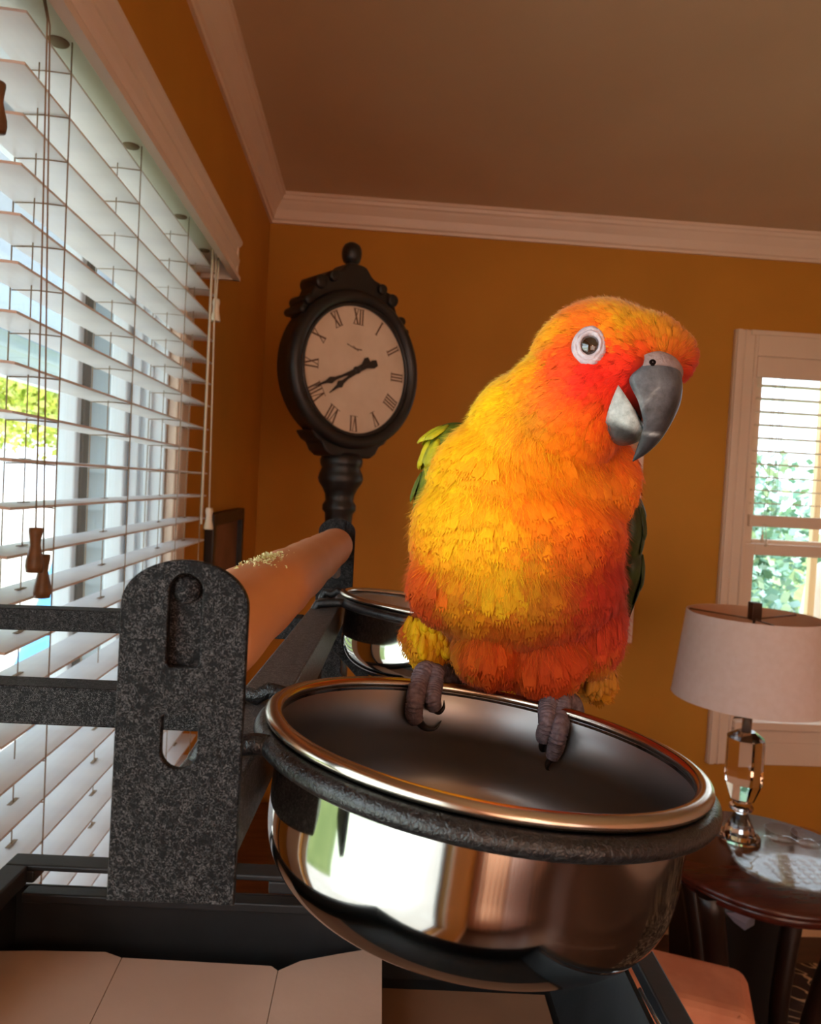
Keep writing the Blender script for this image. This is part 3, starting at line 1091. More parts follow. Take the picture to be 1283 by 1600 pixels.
# unseen rear curtains added, backlit to give the bowl its peach reflection
def sheer(name, rgb):
    m = mat(name, rgb, 0.9)
    nt = m.node_tree
    tl = nt.nodes.new('ShaderNodeBsdfTranslucent')
    tl.inputs[0].default_value = lin(rgb)
    mx = nt.nodes.new('ShaderNodeMixShader')
    mx.inputs[0].default_value = 0.6
    nt.links.new(nt.nodes['Principled BSDF'].outputs[0], mx.inputs[1])
    nt.links.new(tl.outputs[0], mx.inputs[2])
    nt.links.new(mx.outputs[0], nt.nodes['Material Output'].inputs[0])
    return m


M_sheer1, M_sheer2 = sheer('peach_sheer', (240, 192, 156)), sheer('pink_sheer', (238, 206, 190))
for q, (xa, xb, mm, lab) in enumerate(((-.28, .42, M_sheer1, 'peach sheer curtain nearest the left wall, added to tint the bowl reflection'), (.46, 1.02, M_sheer2, 'pink sheer curtain second from the left wall, added to tint the bowl reflection'),
                                       (1.10, 1.78, M_sheer1, 'peach sheer curtain third from the left wall, added to tint the bowl reflection'), (1.82, 2.36, M_sheer2, 'pink sheer curtain farthest from the left wall, added to tint the bowl reflection'))):
    mb = MB()
    pts = []
    for k in range(49):
        t = k / 48
        pts.append((xa + (xb - xa) * t, YN + .09 + .028 * math.sin(t * 2 * PI * 6)))
    mb.add([(x, y, .04) for x, y in pts] + [(x, y, 2.3) for x, y in pts], [(k, k + 1, 49 + k + 1, 49 + k) for k in range(48)], 0, True)
    o = mb.build('curtain', mm)
    tag(o, lab, 'curtain', 'added reflection curtains')

# ------------------------------------------------------------------ outdoors
tag(MB().box((-5.0, -20, -.75), (-.6, 11, -.585)).build('patio', M_concrete), kind='structure')  # unseen pale paving added to keep green bounce light off the slats
tag(MB().box((-30, -20, -.75), (-5.0, 11, -.6)).build('lawn', M_lawn), kind='structure')
tag(MB().box((-30, 11, -.75), (-.6, 60, -.59)).build('ground', M_concrete), kind='structure')
tag(MB().box((-.6, 2.9, -.75), (30, 40, -.55)).build('lawn', M_lawn), kind='structure')
pc = empty('porch_roof', (-1.4, 2, 2.3))
tag(pc, kind='structure')
MB().box((-2.2, -2.5, CAMZ + .80), (-.50, 5.6, CAMZ + .86)).build('soffit', M_porchceil, pc)
MB().box((-2.32, -2.5, CAMZ + .55), (-2.2, 5.72, CAMZ + .86)).build('beam', M_porch, pc)
MB().box((-2.20, -2.5, CAMZ + .70), (-2.185, 5.6, CAMZ + .73)).build('beam_molding', M_porch, pc)
mb = MB()
for k in range(18):
    z = -.5 + .16 * k
    mb.hexa([(-1.22, 3.22, z), (-.5, 3.22, z), (-.5, 3.26, z), (-1.22, 3.26, z), (-1.22, 3.245, z + .16), (-.5, 3.245, z + .16), (-.5, 3.26, z + .16), (-1.22, 3.26, z + .16)])
sdw = empty('house_wing', (-.9, 3.2, -.6))
tag(sdw, kind='structure')
mb.build('siding', M_siding, sdw)
MB().box((-1.30, 3.18, -.6), (-1.21, 3.3, CAMZ + .80)).build('corner_board', M_porch, sdw)


def leaf_cloud(name, c, r, n, size, cols, parent, mat_):
    """leaves: small bent blades scattered through an uneven crown"""
    d = rng.normal(size=(n, 3))
    d /= np.linalg.norm(d, axis=1)[:, None]
    rad = rng.random(n) ** .45
    lump = 1 + .22 * np.sin(d[:, 0] * 5 + 1) * np.sin(d[:, 1] * 6) + .15 * np.sin(d[:, 2] * 7 + 2)
    p = np.asarray(c) + d * (rad * lump)[:, None] * np.asarray(r)
    t = rng.normal(size=(n, 3))
    t /= np.linalg.norm(t, axis=1)[:, None]
    u = np.cross(t, rng.normal(size=(n, 3)))
    u /= np.linalg.norm(u, axis=1)[:, None]
    L = size * (.6 + .8 * rng.random(n))[:, None]
    v = np.stack([p - t * L / 2, p + u * L * .3, p + t * L / 2, p - u * L * .3], 1).reshape(-1, 3)
    me = bpy.data.meshes.new(name)
    me.vertices.add(4 * n)
    me.vertices.foreach_set('co', v.ravel())
    me.loops.add(4 * n)
    me.polygons.add(n)
    me.loops.foreach_set('vertex_index', np.arange(4 * n))
    me.polygons.foreach_set('loop_start', np.arange(0, 4 * n, 4))
    me.update()
    ca = me.color_attributes.new('col', 'FLOAT_COLOR', 'POINT')
    pick = np.array([lin(cols[i]) for i in rng.integers(0, len(cols), n)])
    pick[:, :3] *= (.7 + .6 * rng.random(n))[:, None]
    ca.data.foreach_set('color', np.repeat(pick, 4, 0).ravel())
    me.materials.append(mat_)
    o = bpy.data.objects.new(name, me)
    COL.objects.link(o)
    adopt(o, parent)
    tag(o, kind='stuff')
    return o


def attr_mat(name, rough=0.6, **kw):
    m = mat(name, None, rough, **kw)
    nt = m.node_tree
    a = nt.nodes.new('ShaderNodeAttribute')
    a.attribute_name = 'col'
    nt.links.new(a.outputs['Color'], nt.nodes['Principled BSDF'].inputs['Base Color'])
    return m


M_leaf = attr_mat('leaf', 0.5)
greens = [(196, 206, 90), (216, 222, 110), (160, 180, 70), (230, 232, 140)]
for q, (x, y, h, r, lab) in enumerate(((-5.0, 12.0, 2.95, 1.25, 'sunlit yellow-green tree outside the left window, nearest to the house wing'),
                                       (-7.7, 17.0, 3.2, 1.55, 'sunlit yellow-green tree outside the left window, next to the nearest one'),
                                       (-12.4, 17.0, 3.4, 1.6, 'sunlit yellow-green tree outside the left window, farthest to the left'))):
    t = empty('tree', (x, y, -.6))
    tag(t, lab, 'tree', 'trees outside the left window')
    MB().tube([(x - 1.6, y, -.6), (x - 1.5, y, h - 1.2), (x - .6, y + .1, h)], [.16, .12, .05], 8).build('trunk', M_bark, t)
    leaf_cloud('crown', (x, y, h), (r, r, r * .75), 4500, .15, greens, t, M_leaf)
tp = empty('covered_pile', (-3.2, 7.2, -.6))
tag(tp, 'blue tarp over a low pile outside the left window', 'tarp')
mb = MB()
vs = []
gn = 16
for i in range(gn + 1):
    for j in range(gn + 1):
        u_, v_ = i / gn, j / gn
        hgt = 1.78 * math.exp(-((u_ - .75) / .30) ** 2 - ((v_ - .5) / .35) ** 2) + .04 * math.sin(u_ * 19) * math.sin(v_ * 15)
        vs.append((-3.55 + 1.4 * u_, 5.95 + 1.3 * v_, -.59 + max(hgt, 0)))
mb.add(vs, [(i * (gn + 1) + j, (i + 1) * (gn + 1) + j, (i + 1) * (gn + 1) + j + 1, i * (gn + 1) + j + 1) for i in range(gn) for j in range(gn)], 0, True)
mb.build('tarp', M_tarp, tp)
tp.location = (-3.2, 7.2, -.6)

aqua = [(166, 204, 192), (140, 184, 164), (190, 216, 208), (112, 150, 118), (170, 196, 150)]
M_leaf2 = attr_mat('shrub_leaf', 0.4)
for q, (x, y, z, r, lab) in enumerate(((2.25, 4.35, .55, .46, 'pale green leafy shrub outside the far window, low and nearest the sash'),
                                       (2.85, 5.5, 1.25, .62, 'pale green leafy shrub outside the far window, the taller one behind'),
                                       (4.3, 5.2, .95, .62, 'pale green leafy shrub outside the far window, farthest right'))):
    t = empty('shrub', (x, y, -.55))
    tag(t, lab, 'shrub', 'shrubs outside the far window')
    MB().tube([(x, y, -.55), (x, y, z)], [.04, .02], 6).build('stem', M_bark, t)
    leaf_cloud('crown', (x, y, z), (r, r * .8, r * 1.2), 3000, .085, aqua, t, M_leaf2)
pst = on_y(1269, 880, 3.2)
gp = MB().box((pst[0] - .016, 3.184, -.55), (pst[0] + .016, 3.216, 2.3)).build('wooden_post', mat('cream_post', (238, 212, 170), 0.7), bevel=.004)
tag(gp, 'cream painted wooden post outside the far window', 'post')
um = on_y(1268, 880, 3.5)
mb = MB()
mb.lathe([(.0005, um[2] + .01), (.04, um[2] - .02), (.065, um[2] - .12), (.085, um[2] - .30), (.11, um[2] - .50), (.12, um[2] - .70), (.10, um[2] - .95), (.02, um[2] - 1.0), (.02, -.55), (.0005, -.55)], 24, (um[0] + .05, 3.5, 0))
tag(mb.build('patio_umbrella', mat('white_canvas', (240, 236, 230), 0.8)), 'folded white patio umbrella standing outside the far window', 'umbrella')

# ------------------------------------------------------------------ play stand (its own axes: SX right, SY away, SZ up; origin at the lens)
SX = np.array([0.9991, -0.0419, 0.0])
SY = np.array([0.0419, 0.9989, -0.0207])
SZ = np.cross(SX, SY)
SA = (SX, SY, SZ)


def S(x, y, z):
    return CAM + SX * x + SY * y + SZ * z


def s_of(px, py, d):
    r = ray(px, py)
    r = r * d / (r @ SY)
    return np.array([r @ SX, r @ SY, r @ SZ])


st = empty('play_stand', S(-.046, .36, -.32))
tag(st, 'black hammertone metal bird stand with wooden perch and base tray', 'stand')
PXC, PW = -0.0463, 0.0139
for q, yy in enumerate((.165, .5705)):
    zt_, zb_ = -.0157, -.0920
    if q == 1:
        zb_ = -.090
    outl = []
    for k in range(25):
        a = PI * k / 24
        outl.append((PXC + PW * math.cos(a), zt_ - .0100 + .0100 * math.sin(a)))
    outl += [(PXC - PW, zb_), (PXC + PW, zb_)]
    slot = []
    sr = .0040
    for k in range(13):
        a = PI * k / 12
        slot.append((PXC + .0002 + sr * math.cos(a), -.0222 + sr * math.sin(a)))
    slot += [(PXC + .0002 - sr, -.0385), (PXC + .0002 - sr + .001, -.0397), (PXC + .0002 + sr - .001, -.0397), (PXC + .0002 + sr, -.0385)]
    hole = [(PXC - .0032, -.0496), (PXC + .0036, -.0496), (PXC + .0045, -.0505)]
    hole += [(PXC + .0002 + .0043 * math.cos(a), -.0582 - .0043 * math.sin(a)) for a in np.linspace(0, PI, 13)]
    hole += [(PXC - .0041, -.0505)]
    pl_ = plate('end_plate', outl, [slot, hole], .0016, (SX, SZ, -SY), S(0, yy, 0), M_hammer, st, bevel=.00025)
    # the recessed strap behind the slot, with a round bolt head
    dz = .0022 if q == 0 else -.0022
    MB().box((PXC - .0058, yy + dz - .0006, -.0405), (PXC + .0062, yy + dz + .0006, -.0175), axes=SA, org=CAM).build('slot_strap', M_hammer, st, bevel=.0003)
    mb = MB()
    mb.lathe([(.0001, .0012), (.0024, .001), (.0032, .0004), (.0033, -.001)], 20, S(PXC - .0002, yy + dz * .6, -.0222), (SX, SZ, -SY))
    mb.build('bolt', M_hammer, st)
# dowel perch, slightly uneven
mb = MB()
m_ = 60
path = [S(PXC + .0003 * math.sin(i * .5), .169 + (.5685 - .169) * i / m_, -.0361 + .0002 * math.sin(i * .9)) for i in range(m_ + 1)]
rr = [.01335 + .00012 * math.sin(i * .7) for i in range(m_ + 1)]
rr[0] -= .0006
rr[-1] -= .0012
mb.tube(path, rr, 48)
mb.build('perch_dowel', M_dowel, st)
# rail under the perch
MB().box((-.0524, .180, -.0890), (-.0350, .575, -.0700), axes=SA, org=CAM).build('rail', M_rail, st, bevel=.0008)
MB().box((-.317, .25, -.0890), (-.300, .445, -.0720), axes=SA, org=CAM).build('rail', M_hammer, st, bevel=.0008)
for (y, za, zb_, h) in ((.428, -.0745, -.0705, .0128), (.264, -.0735, -.0725, .0138)):
    c8 = []
    for (x, z) in ((-.302, za), (-.0530, zb_)):
        c8.append((x, z))
    p = lambda x, yy, z: S(x, yy, z)
    mb = MB()
    mb.hexa([p(-.302, y, za - h), p(-.053, y, zb_ - h), p(-.053, y + .014, zb_ - h), p(-.302, y + .014, za - h),
             p(-.302, y, za), p(-.053, y, zb_), p(-.053, y + .014, zb_), p(-.302, y + .014, za)])
    mb.build('crossbar', M_hammer, st, bevel=.0008)
# posts down to the tray and the diagonal braces behind the bowls
for (x, y) in ((-.0437, .556),):
    MB().box((x - .007, y - .007, -.262), (x + .007, y + .007, -.089), axes=SA, org=CAM).build('stand_post', M_hammer, st, bevel=.0008)
MB().tube([S(-.3085, .40, -.085), S(-.246, .40, -.262)], .0075, 4, smooth=False).build('stand_post', M_hammer, st)
for (pa, pb) in (((512, 996, .50), (566, 1056, .47)), ((494, 1020, .50), (522, 1052, .48))):
    a, b = W(*pa), W(*pb)
    dv = (b - a)
    a2, b2 = a - dv * .12, b + dv * 2.2
    MB().tube([a2, b2], .0042, 4, smooth=False).build('brace', M_hammer, st)
# base tray
TX0, TX1, TY0, TY1, TZt = -.2543, .1663, -.02, .5176, -.26
RWB, RWS = .0168, .0135
tr_ = MB()
tr_.box((TX0, TY1 - RWB, TZt - .004), (TX1, TY1, TZt), axes=SA, org=CAM)                 # back rim top
tr_.box((TX0, TY1 - RWB, TZt - .0125), (TX0 + .02, TY1, TZt - .004), axes=SA, org=CAM)
tr_.box((-.075, TY1 - RWB, TZt - .0125), (TX1, TY1, TZt - .004), axes=SA, org=CAM)
tr_.build('tray_back_rim', M_tray, st, bevel=.0012)
MB().box((TX0, TY1 - .006, TZt - .075), (TX1, TY1 - .003, TZt - .0195), axes=SA, org=CAM).build('tray_back_wall', M_tray, st, bevel=.0008)
MB().box((TX0 + .012, TY1 - RWB, TZt - .026), (TX1 - .01, TY1 - .0055, TZt - .0195), axes=SA, org=CAM).build('tray_ledge', M_tray, st, bevel=.001)
MB().box((TX0, TY0, TZt - .0125), (TX0 + .016, TY1 - RWB, TZt), axes=SA, org=CAM).build('tray_left_rim', M_tray, st, bevel=.0012)
MB().box((TX0, TY0, TZt - .075), (TX0 + .004, TY1, TZt - .0125), axes=SA, org=CAM).build('tray_left_wall', M_tray, st)
MB().box((TX1 - RWS, TY0, TZt - .010), (TX1, TY1 - RWB, TZt), axes=SA, org=CAM).build('tray_right_rim', M_tray, st, bevel=.0012)
MB().hexa([S(TX1 - RWS - .030, TY0, TZt - .065), S(TX1 - RWS - .002, TY0, TZt - .01), S(TX1 - RWS - .002, TY1 - .01, TZt - .01), S(TX1 - RWS - .030, TY1 - .01, TZt - .065),
           S(TX1 - RWS - .034, TY0, TZt - .063), S(TX1 - RWS - .006, TY0, TZt - .008), S(TX1 - RWS - .006, TY1 - .01, TZt - .008), S(TX1 - RWS - .034, TY1 - .01, TZt - .063)]).build('tray_right_wall', M_tray, st)
MB().box((TX0, TY0, TZt - .078), (TX1, TY1, TZt - .074), axes=SA, org=CAM).build('tray_floor', M_tray, st)
MB().box((TX0, TY0 - .004, TZt - .075), (TX1, TY0, TZt), axes=SA, org=CAM).build('tray_front_wall', M_tray, st)
mb = MB()
ra, rb_ = s_of(1000, 1546, .40), s_of(1032, 1604, .36)
mb.tube([S(*ra), S(*rb_), S(*(rb_ + (rb_ - ra) * 3))], .0011, 8)
mb.build('tray_pull_rod', mat('bright_steel_rod', (220, 224, 230), 0.2, 1.0), st)
# tray legs to the floor
for x in (TX0 + .02, TX1 - .02):
    for y in (TY0 + .03, TY1 - .03):
        MB().box((x - .011, y - .011, -CAMZ / SZ[2] + .012 - y * SY[2] / SZ[2]), (x + .011, y + .011, TZt - .077), axes=SA, org=CAM).build('leg', M_tray, st)

# cardboard lining: three creased panels over a lower sheet
cb = empty('cardboard_sheet', S(-.1, .43, -.33))
tag(cb, 'creased brown cardboard lining the black tray under the bowl', 'cardboard')


def panel(name, pts, m, dz=.0022):
    n = len(pts)
    top = [S(*p) for p in pts]
    bot = [S(p[0], p[1], p[2] - dz) for p in pts]
    mb = MB()
    mb.add(top + bot, [tuple(range(n)), tuple(range(2 * n - 1, n - 1, -1))] + [(k, n + k, n + (k + 1) % n, (k + 1) % n) for k in range(n)])
    return mb.build(name, m, cb, bevel=.0003)


yb = .497
zt0 = -.313


def cp(px, py, d, dz=0.0):
    q = s_of(px, py, d)
    return (q[0], q[1], q[2] + dz)


A0, A1, A2, A3 = cp(-40, 1486, .492), cp(190, 1494, .497), cp(426, 1512, .497), cp(430, 1512, .499)
def on_sheet(px, py, z):
    q = s_of(px, py, 1.0)
    k = z / q[2]
    return (q[0] * k, min(k, .5105), z)


zc_ = -.3118
panel('flap', [on_sheet(-60, 1486, zc_), on_sheet(60, 1485, zc_), on_sheet(165, 1487, zc_), on_sheet(190, 1496, zc_), on_sheet(139, 1602, zc_), on_sheet(100, 1690, zc_), on_sheet(-120, 1690, zc_)], M_card)
panel('flap', [on_sheet(191, 1496, zc_), on_sheet(300, 1502, zc_), on_sheet(424, 1509, zc_), on_sheet(434, 1516, zc_), on_sheet(416, 1602, zc_), on_sheet(400, 1690, zc_), on_sheet(101, 1690, zc_), on_sheet(140, 1602, zc_)], M_card)
zc3 = zc_ + .0012
panel('flap', [on_sheet(435, 1516, zc3), on_sheet(470, 1501, zc3), on_sheet(530, 1490, zc3), on_sheet(597, 1479, zc3), on_sheet(597, 1602, zc3), on_sheet(597, 1690, zc3), on_sheet(400, 1690, zc3), on_sheet(417, 1602, zc3)], M_card)
panel('lower_sheet', [(-.20, .499, TZt - .0725), (.118, .499, TZt - .0725), (.118, .2, TZt - .0725), (-.20, .2, TZt - .0725)], M_cardin, .0015)

# ------------------------------------------------------------------ steel bowl in its ring holder, and the second pair farther along the rail
BC = CAM + np.array([0.0382, 0.2171, -0.0732])
BN = np.array([0.109, 0.0561, 0.9925])
BN /= np.linalg.norm(BN)
BX = SX - BN * (SX @ BN)
BX /= np.linalg.norm(BX)
BYv = np.cross(BN, BX)
BA = (BX, BYv, BN)
BR = .065


def bowl_profiles():
    n_, R0, D, h0 = 3.4, .0600, .0512, -.020
    th_ = np.linspace(0, PI / 2, 22)
    o_ = [(.0608, -.0015), (.0604, -.010)] + [(R0 * math.cos(t) ** (2 / n_), h0 - (D + h0) * math.sin(t) ** (2 / n_)) for t in th_[:-1]] + [(.0005, -D)]
    i_ = [(max(r - .0014, .0005), h + (.0011 if r < .05 else .0004)) for r, h in reversed(o_) if h < -.0198]
    i_ += [(.0583, -.016), (.0588, -.011), (.0597, -.006), (.0612, -.001)]
    return o_, i_


def smooth_prof(p, k=3):
    P = np.array(p)
    for _ in range(k):
        q = [P[0]]
        for a, b in zip(P[:-1], P[1:]):
            q += [a * .75 + b * .25, a * .25 + b * .75]
        q.append(P[-1])
        P = np.array(q)
    return [tuple(x) for x in P]


def make_bowl(shift, lab):
    bo, bi = bowl_profiles()
    org = BC + shift
    e = empty('steel_bowl', org - BN * .0512)
    tag(e, lab, 'bowl', 'steel food bowls')
    mb = MB()
    mb.lathe(smooth_prof(bo, 2), 128, org, BA, 0)
    mb.build('bowl_wall', M_steel, e)
    mb = MB()
    mb.lathe(smooth_prof(bi, 2), 128, org, BA, 0)
    mb.build('bowl_interior', M_steel_in, e)
    mb = MB()
    pr = [(.0627 + .0025 * math.cos(a) * 1.0, -.0000 + .0019 * math.sin(a)) for a in np.linspace(PI * 1.05, -PI * .95, 20)]
    mb.lathe(pr, 128, org, BA)
    mb.build('rolled_rim', M_steel_rim, e)
    return e


M_steel_rim = mat('satin_steel_rim', (196, 184, 170), 0.2, 1.0)
make_bowl(np.zeros(3), 'large stainless steel bowl the bird perches on, in front')
FAR = SY * .272 + SX * 0.0
make_bowl(FAR, 'second stainless steel bowl, farther along the rail behind the bird')


def make_holder(shift, lab):
    org = BC + shift
    e = empty('bowl_holder', org - BN * .0049)
    tag(e, lab, 'bowl holder', 'ring holders on the rail')
    mb = MB()
    ring = [org + BX * (.0647 * math.cos(a)) + BYv * (.0647 * math.sin(a)) - BN * .0049 for a in np.linspace(0, 2 * PI, 97)[:-1]]
    mb.tube(ring, .0030, 14, closed=True)
    mb.build('ring', M_ring, e)
    for sgn in (-1, 1):
        a = PI + sgn * .42
        p0 = org + BX * (.0647 * math.cos(a)) + BYv * (.0647 * math.sin(a)) - BN * .0049
        q = p0 - CAM
        ys = q @ SY
        zs = q @ SZ
        xs = q @ SX
        if sgn > 0:
            pth = [p0, S(xs - .004, ys, zs + .0005), S(-.0440, ys, zs - .0005), S(-.0475, ys, -.0672), S(-.0490, ys, -.0700), S(-.0492, ys, -.0740)]
        else:
            pth = [p0, S(xs - .004, ys, zs + .0015), S(xs - .010, ys, zs + .003), S(xs - .014, ys, zs + .0005), S(-.0488, ys, -.0662), S(-.0500, ys, -.0700), S(-.0502, ys, -.0750)]
        mb = MB()
        mb.tube(pth, .0029, 12)
        mb.build('hook', M_ring, e)
    mb = MB()
    a0 = org - BN * .0049
    return e


make_holder(np.zeros(3), 'black ring holder round the large front bowl, hooked on the rail')
make_holder(FAR, 'black ring holder round the farther bowl, hooked on the rail')

# crumbs on the perch and on the bowl rim


def crumbs(name, lab, places, lo, hi):
    mb = MB()
    for p in places:
        r = random.uniform(lo, hi)
        q = [np.array(p) + np.array([random.gauss(0, 1), random.gauss(0, 1), random.gauss(0, 1)]) * r * .55 for _ in range(6)]
        mb.add(q, [(0, 1, 2), (0, 2, 3), (1, 3, 4), (2, 4, 5), (0, 3, 5), (1, 2, 4)])
    o = mb.build(name, M_crumb)
    tag(o, lab, 'crumbs', kind='stuff')


pp = []
for _ in range(230):
    y = random.gauss(.262, .014)
    a = random.gauss(PI / 2 + .02, .20)
    pp.append(S(PXC + .01345 * math.cos(a), y, -.0361 + .01345 * math.sin(a) + random.uniform(0, .0009)))
crumbs('seed_crumbs', 'pale green seed crumbs lying on top of the wooden perch', pp, .0003, .0008)
pp = []
for _ in range(110):
    a = random.gauss(2.30, .16)
    pp.append(BC + BX * (.0630 * math.cos(a)) + BYv * (.0630 * math.sin(a)) + BN * .0009)
crumbs('seed_crumbs', 'pale seed crumbs stuck on the far edge of the front bowl rim', pp, .0003, .0008)

# ------------------------------------------------------------------ the bird
K = 1 / FPX


def cam_of(P):
    """world -> (right, up, depth)"""
    Q = np.asarray(P) - CAM
    return np.stack([Q @ RIGHT, Q @ UP, Q @ FWD], -1)


def px_of(P):
    c = cam_of(P)
    return c[..., 0] / c[..., 2] * FPX + 641.5, 800 - c[..., 1] / c[..., 2] * FPX, c[..., 2]


bird = empty('parrot', W(765, 1085, .285))
tag(bird, 'orange, red and yellow parrot perched on the rim of the front steel bowl', 'bird')

DEP = {}
ELL = [  # px, py, depth, rx, ry, rz (pixels at that depth), roll degrees
    (935, 577, .278, 106, 104, 106, 0),      # skull
    (1006, 553, .269, 62, 62, 54, 0),        # forehead
    (1038, 558, .270, 46, 46, 42, 0),
    (880, 640, .277, 98, 96, 96, 0),         # cheek and ear
    (905, 600, .268, 76, 80, 70, 0),
    (838, 700, .286, 112, 125, 100, 0),      # neck
    (795, 762, .289, 118, 120, 105, 0),
    (905, 745, .292, 84, 90, 80, 0),         # throat side
    (860, 750, .285, 96, 84, 84, 0),         # throat to chest
    (808, 838, .290, 159, 150, 126, 0),      # chest
    (808, 896, .2915, 158, 116, 128, 0),      # belly
    (700, 902, .291, 56, 68, 82, 6),         # left flank
    (764, 994, .287, 54, 70, 68, 0),        # vent lumps between the thighs
    (846, 1010, .2875, 62, 74, 68, 0),
    (910, 952, .298, 58, 98, 84, -6),       # right flank
    (676, 988, .297, 36, 44, 36, 0),         # thigh tufts
    (930, 1045, .306, 24, 34, 30, 0),
    (800, 860, .330, 140, 165, 110, 0),      # back
    (806, 990, .338, 84, 90, 74, 0),         # rump
]
bm = bmesh.new()
for (x, y, d, rx, ry, rz, roll) in ELL:
    g = bmesh.ops.create_icosphere(bm, subdivisions=4, radius=1.0)
    s_ = d * K
    c_ = W(x, y, d)
    cr_, sr_ = math.cos(math.radians(roll)), math.sin(math.radians(roll))
    ax = RIGHT * cr_ - UP * sr_
    ay = RIGHT * sr_ + UP * cr_
    for v in g['verts']:
        q = c_ + ax * (v.co.x * rx * s_) + ay * (v.co.y * ry * s_) + FWD * (v.co.z * rz * s_)
        v.co = Vector(q)
me = bpy.data.meshes.new('body')
bm.to_mesh(me)
bm.free()
tmp = bpy.data.objects.new('body_tmp', me)
COL.objects.link(tmp)
rm = tmp.modifiers.new('r', 'REMESH')
rm.mode = 'VOXEL'
rm.voxel_size = .0013
sm = tmp.modifiers.new('s', 'SMOOTH')
sm.factor = .5
sm.iterations = 26
dg = bpy.context.evaluated_depsgraph_get()
bme = bpy.data.meshes.new_from_object(tmp.evaluated_get(dg))
bpy.data.objects.remove(tmp)
bme.name = 'body'
body = bpy.data.objects.new('body', bme)
COL.objects.link(body)
adopt(body, bird)
bme.polygons.foreach_set('use_smooth', [True] * len(bme.polygons))

# plumage colours: the feathers' own, with shade painted into the right flank and belly
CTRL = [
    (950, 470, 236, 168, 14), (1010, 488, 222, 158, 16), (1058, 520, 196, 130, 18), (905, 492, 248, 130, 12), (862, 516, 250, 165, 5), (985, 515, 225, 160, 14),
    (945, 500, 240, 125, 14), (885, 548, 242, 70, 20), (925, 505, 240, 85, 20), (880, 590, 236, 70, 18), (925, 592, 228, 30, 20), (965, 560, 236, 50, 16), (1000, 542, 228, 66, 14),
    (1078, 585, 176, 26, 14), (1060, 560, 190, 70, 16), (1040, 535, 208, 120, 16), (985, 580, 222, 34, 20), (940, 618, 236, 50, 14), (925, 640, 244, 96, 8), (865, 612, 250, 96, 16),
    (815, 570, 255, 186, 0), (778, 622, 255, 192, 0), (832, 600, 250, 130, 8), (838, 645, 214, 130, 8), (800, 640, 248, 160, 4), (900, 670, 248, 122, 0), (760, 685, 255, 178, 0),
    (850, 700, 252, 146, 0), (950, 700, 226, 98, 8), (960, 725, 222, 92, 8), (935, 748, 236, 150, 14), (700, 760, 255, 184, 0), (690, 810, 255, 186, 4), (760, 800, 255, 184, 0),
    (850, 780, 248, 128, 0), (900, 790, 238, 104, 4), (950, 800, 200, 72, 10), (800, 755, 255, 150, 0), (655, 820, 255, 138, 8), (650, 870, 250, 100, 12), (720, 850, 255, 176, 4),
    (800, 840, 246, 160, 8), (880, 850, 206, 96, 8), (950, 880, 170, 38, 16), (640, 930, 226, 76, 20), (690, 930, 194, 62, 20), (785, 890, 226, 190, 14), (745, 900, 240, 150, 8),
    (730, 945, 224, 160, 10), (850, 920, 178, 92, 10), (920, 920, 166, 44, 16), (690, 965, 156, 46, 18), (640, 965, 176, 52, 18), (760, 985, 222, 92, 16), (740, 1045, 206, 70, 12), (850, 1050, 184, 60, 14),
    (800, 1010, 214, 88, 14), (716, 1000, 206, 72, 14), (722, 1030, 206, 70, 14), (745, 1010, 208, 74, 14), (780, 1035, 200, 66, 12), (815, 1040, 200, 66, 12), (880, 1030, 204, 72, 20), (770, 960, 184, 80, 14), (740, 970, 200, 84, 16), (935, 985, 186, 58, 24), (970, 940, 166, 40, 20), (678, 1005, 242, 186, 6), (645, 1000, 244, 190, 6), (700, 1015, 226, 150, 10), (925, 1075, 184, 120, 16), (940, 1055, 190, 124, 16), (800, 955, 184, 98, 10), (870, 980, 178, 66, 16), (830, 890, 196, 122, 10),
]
CT = np.array([c[:2] for c in CTRL], float)
CC = np.array([lin(c[2:])[:3] for c in CTRL])
DN = .285


def plumage_color(P, jit=False):
    c = cam_of(P)
    X = c[..., 0] / DN * FPX + 641.5 + (c[..., 2] - DN) * 0
    x, y, d = px_of(P)
    if jit:
        jj = np.where(y > 700, 9.0, 4.0)
        x = x + rng.normal(0, 1, len(x)) * jj
        y = y + rng.normal(0, 1, len(y)) * jj
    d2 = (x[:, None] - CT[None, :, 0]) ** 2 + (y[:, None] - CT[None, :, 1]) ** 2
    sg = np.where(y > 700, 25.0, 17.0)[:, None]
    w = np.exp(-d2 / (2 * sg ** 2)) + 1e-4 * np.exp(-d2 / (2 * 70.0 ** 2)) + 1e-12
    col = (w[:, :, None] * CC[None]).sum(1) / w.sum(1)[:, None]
    # the nape and back, yellow with green flecks
    bk = np.clip((d - .318) / .02, 0, 1) * np.clip((y - 640) / 60, 0, 1)
    yel, grn = np.array(lin((232, 186, 20))[:3]), np.array(lin((92, 118, 24))[:3])
    g = (np.sin(c[:, 0] * 900) * np.sin(c[:, 1] * 760) > .25)[:, None]
    backc = np.where(g, grn, yel)
    return col * (1 - bk[:, None]) + backc * bk[:, None]


nv = len(bme.vertices)
co = np.empty(nv * 3)
bme.vertices.foreach_get('co', co)
co = co.reshape(-1, 3)
ca = bme.color_attributes.new('col', 'FLOAT_COLOR', 'POINT')
vc = np.ones((nv, 4))
vc[:, :3] = plumage_color(co) * .8
ca.data.foreach_set('color', vc.ravel())
M_plume = attr_mat('plumage', 0.75, spec=0.25)
_b = M_plume.node_tree.nodes['Principled BSDF']
_b.inputs['Sheen Weight'].default_value = 0.15
_b.inputs['Sheen Roughness'].default_value = 0.4
bme.materials.clear()
bme.materials.append(M_plume)
bvh = BVHTree.FromPolygons([Vector(v) for v in co], [tuple(p.vertices) for p in bme.polygons])


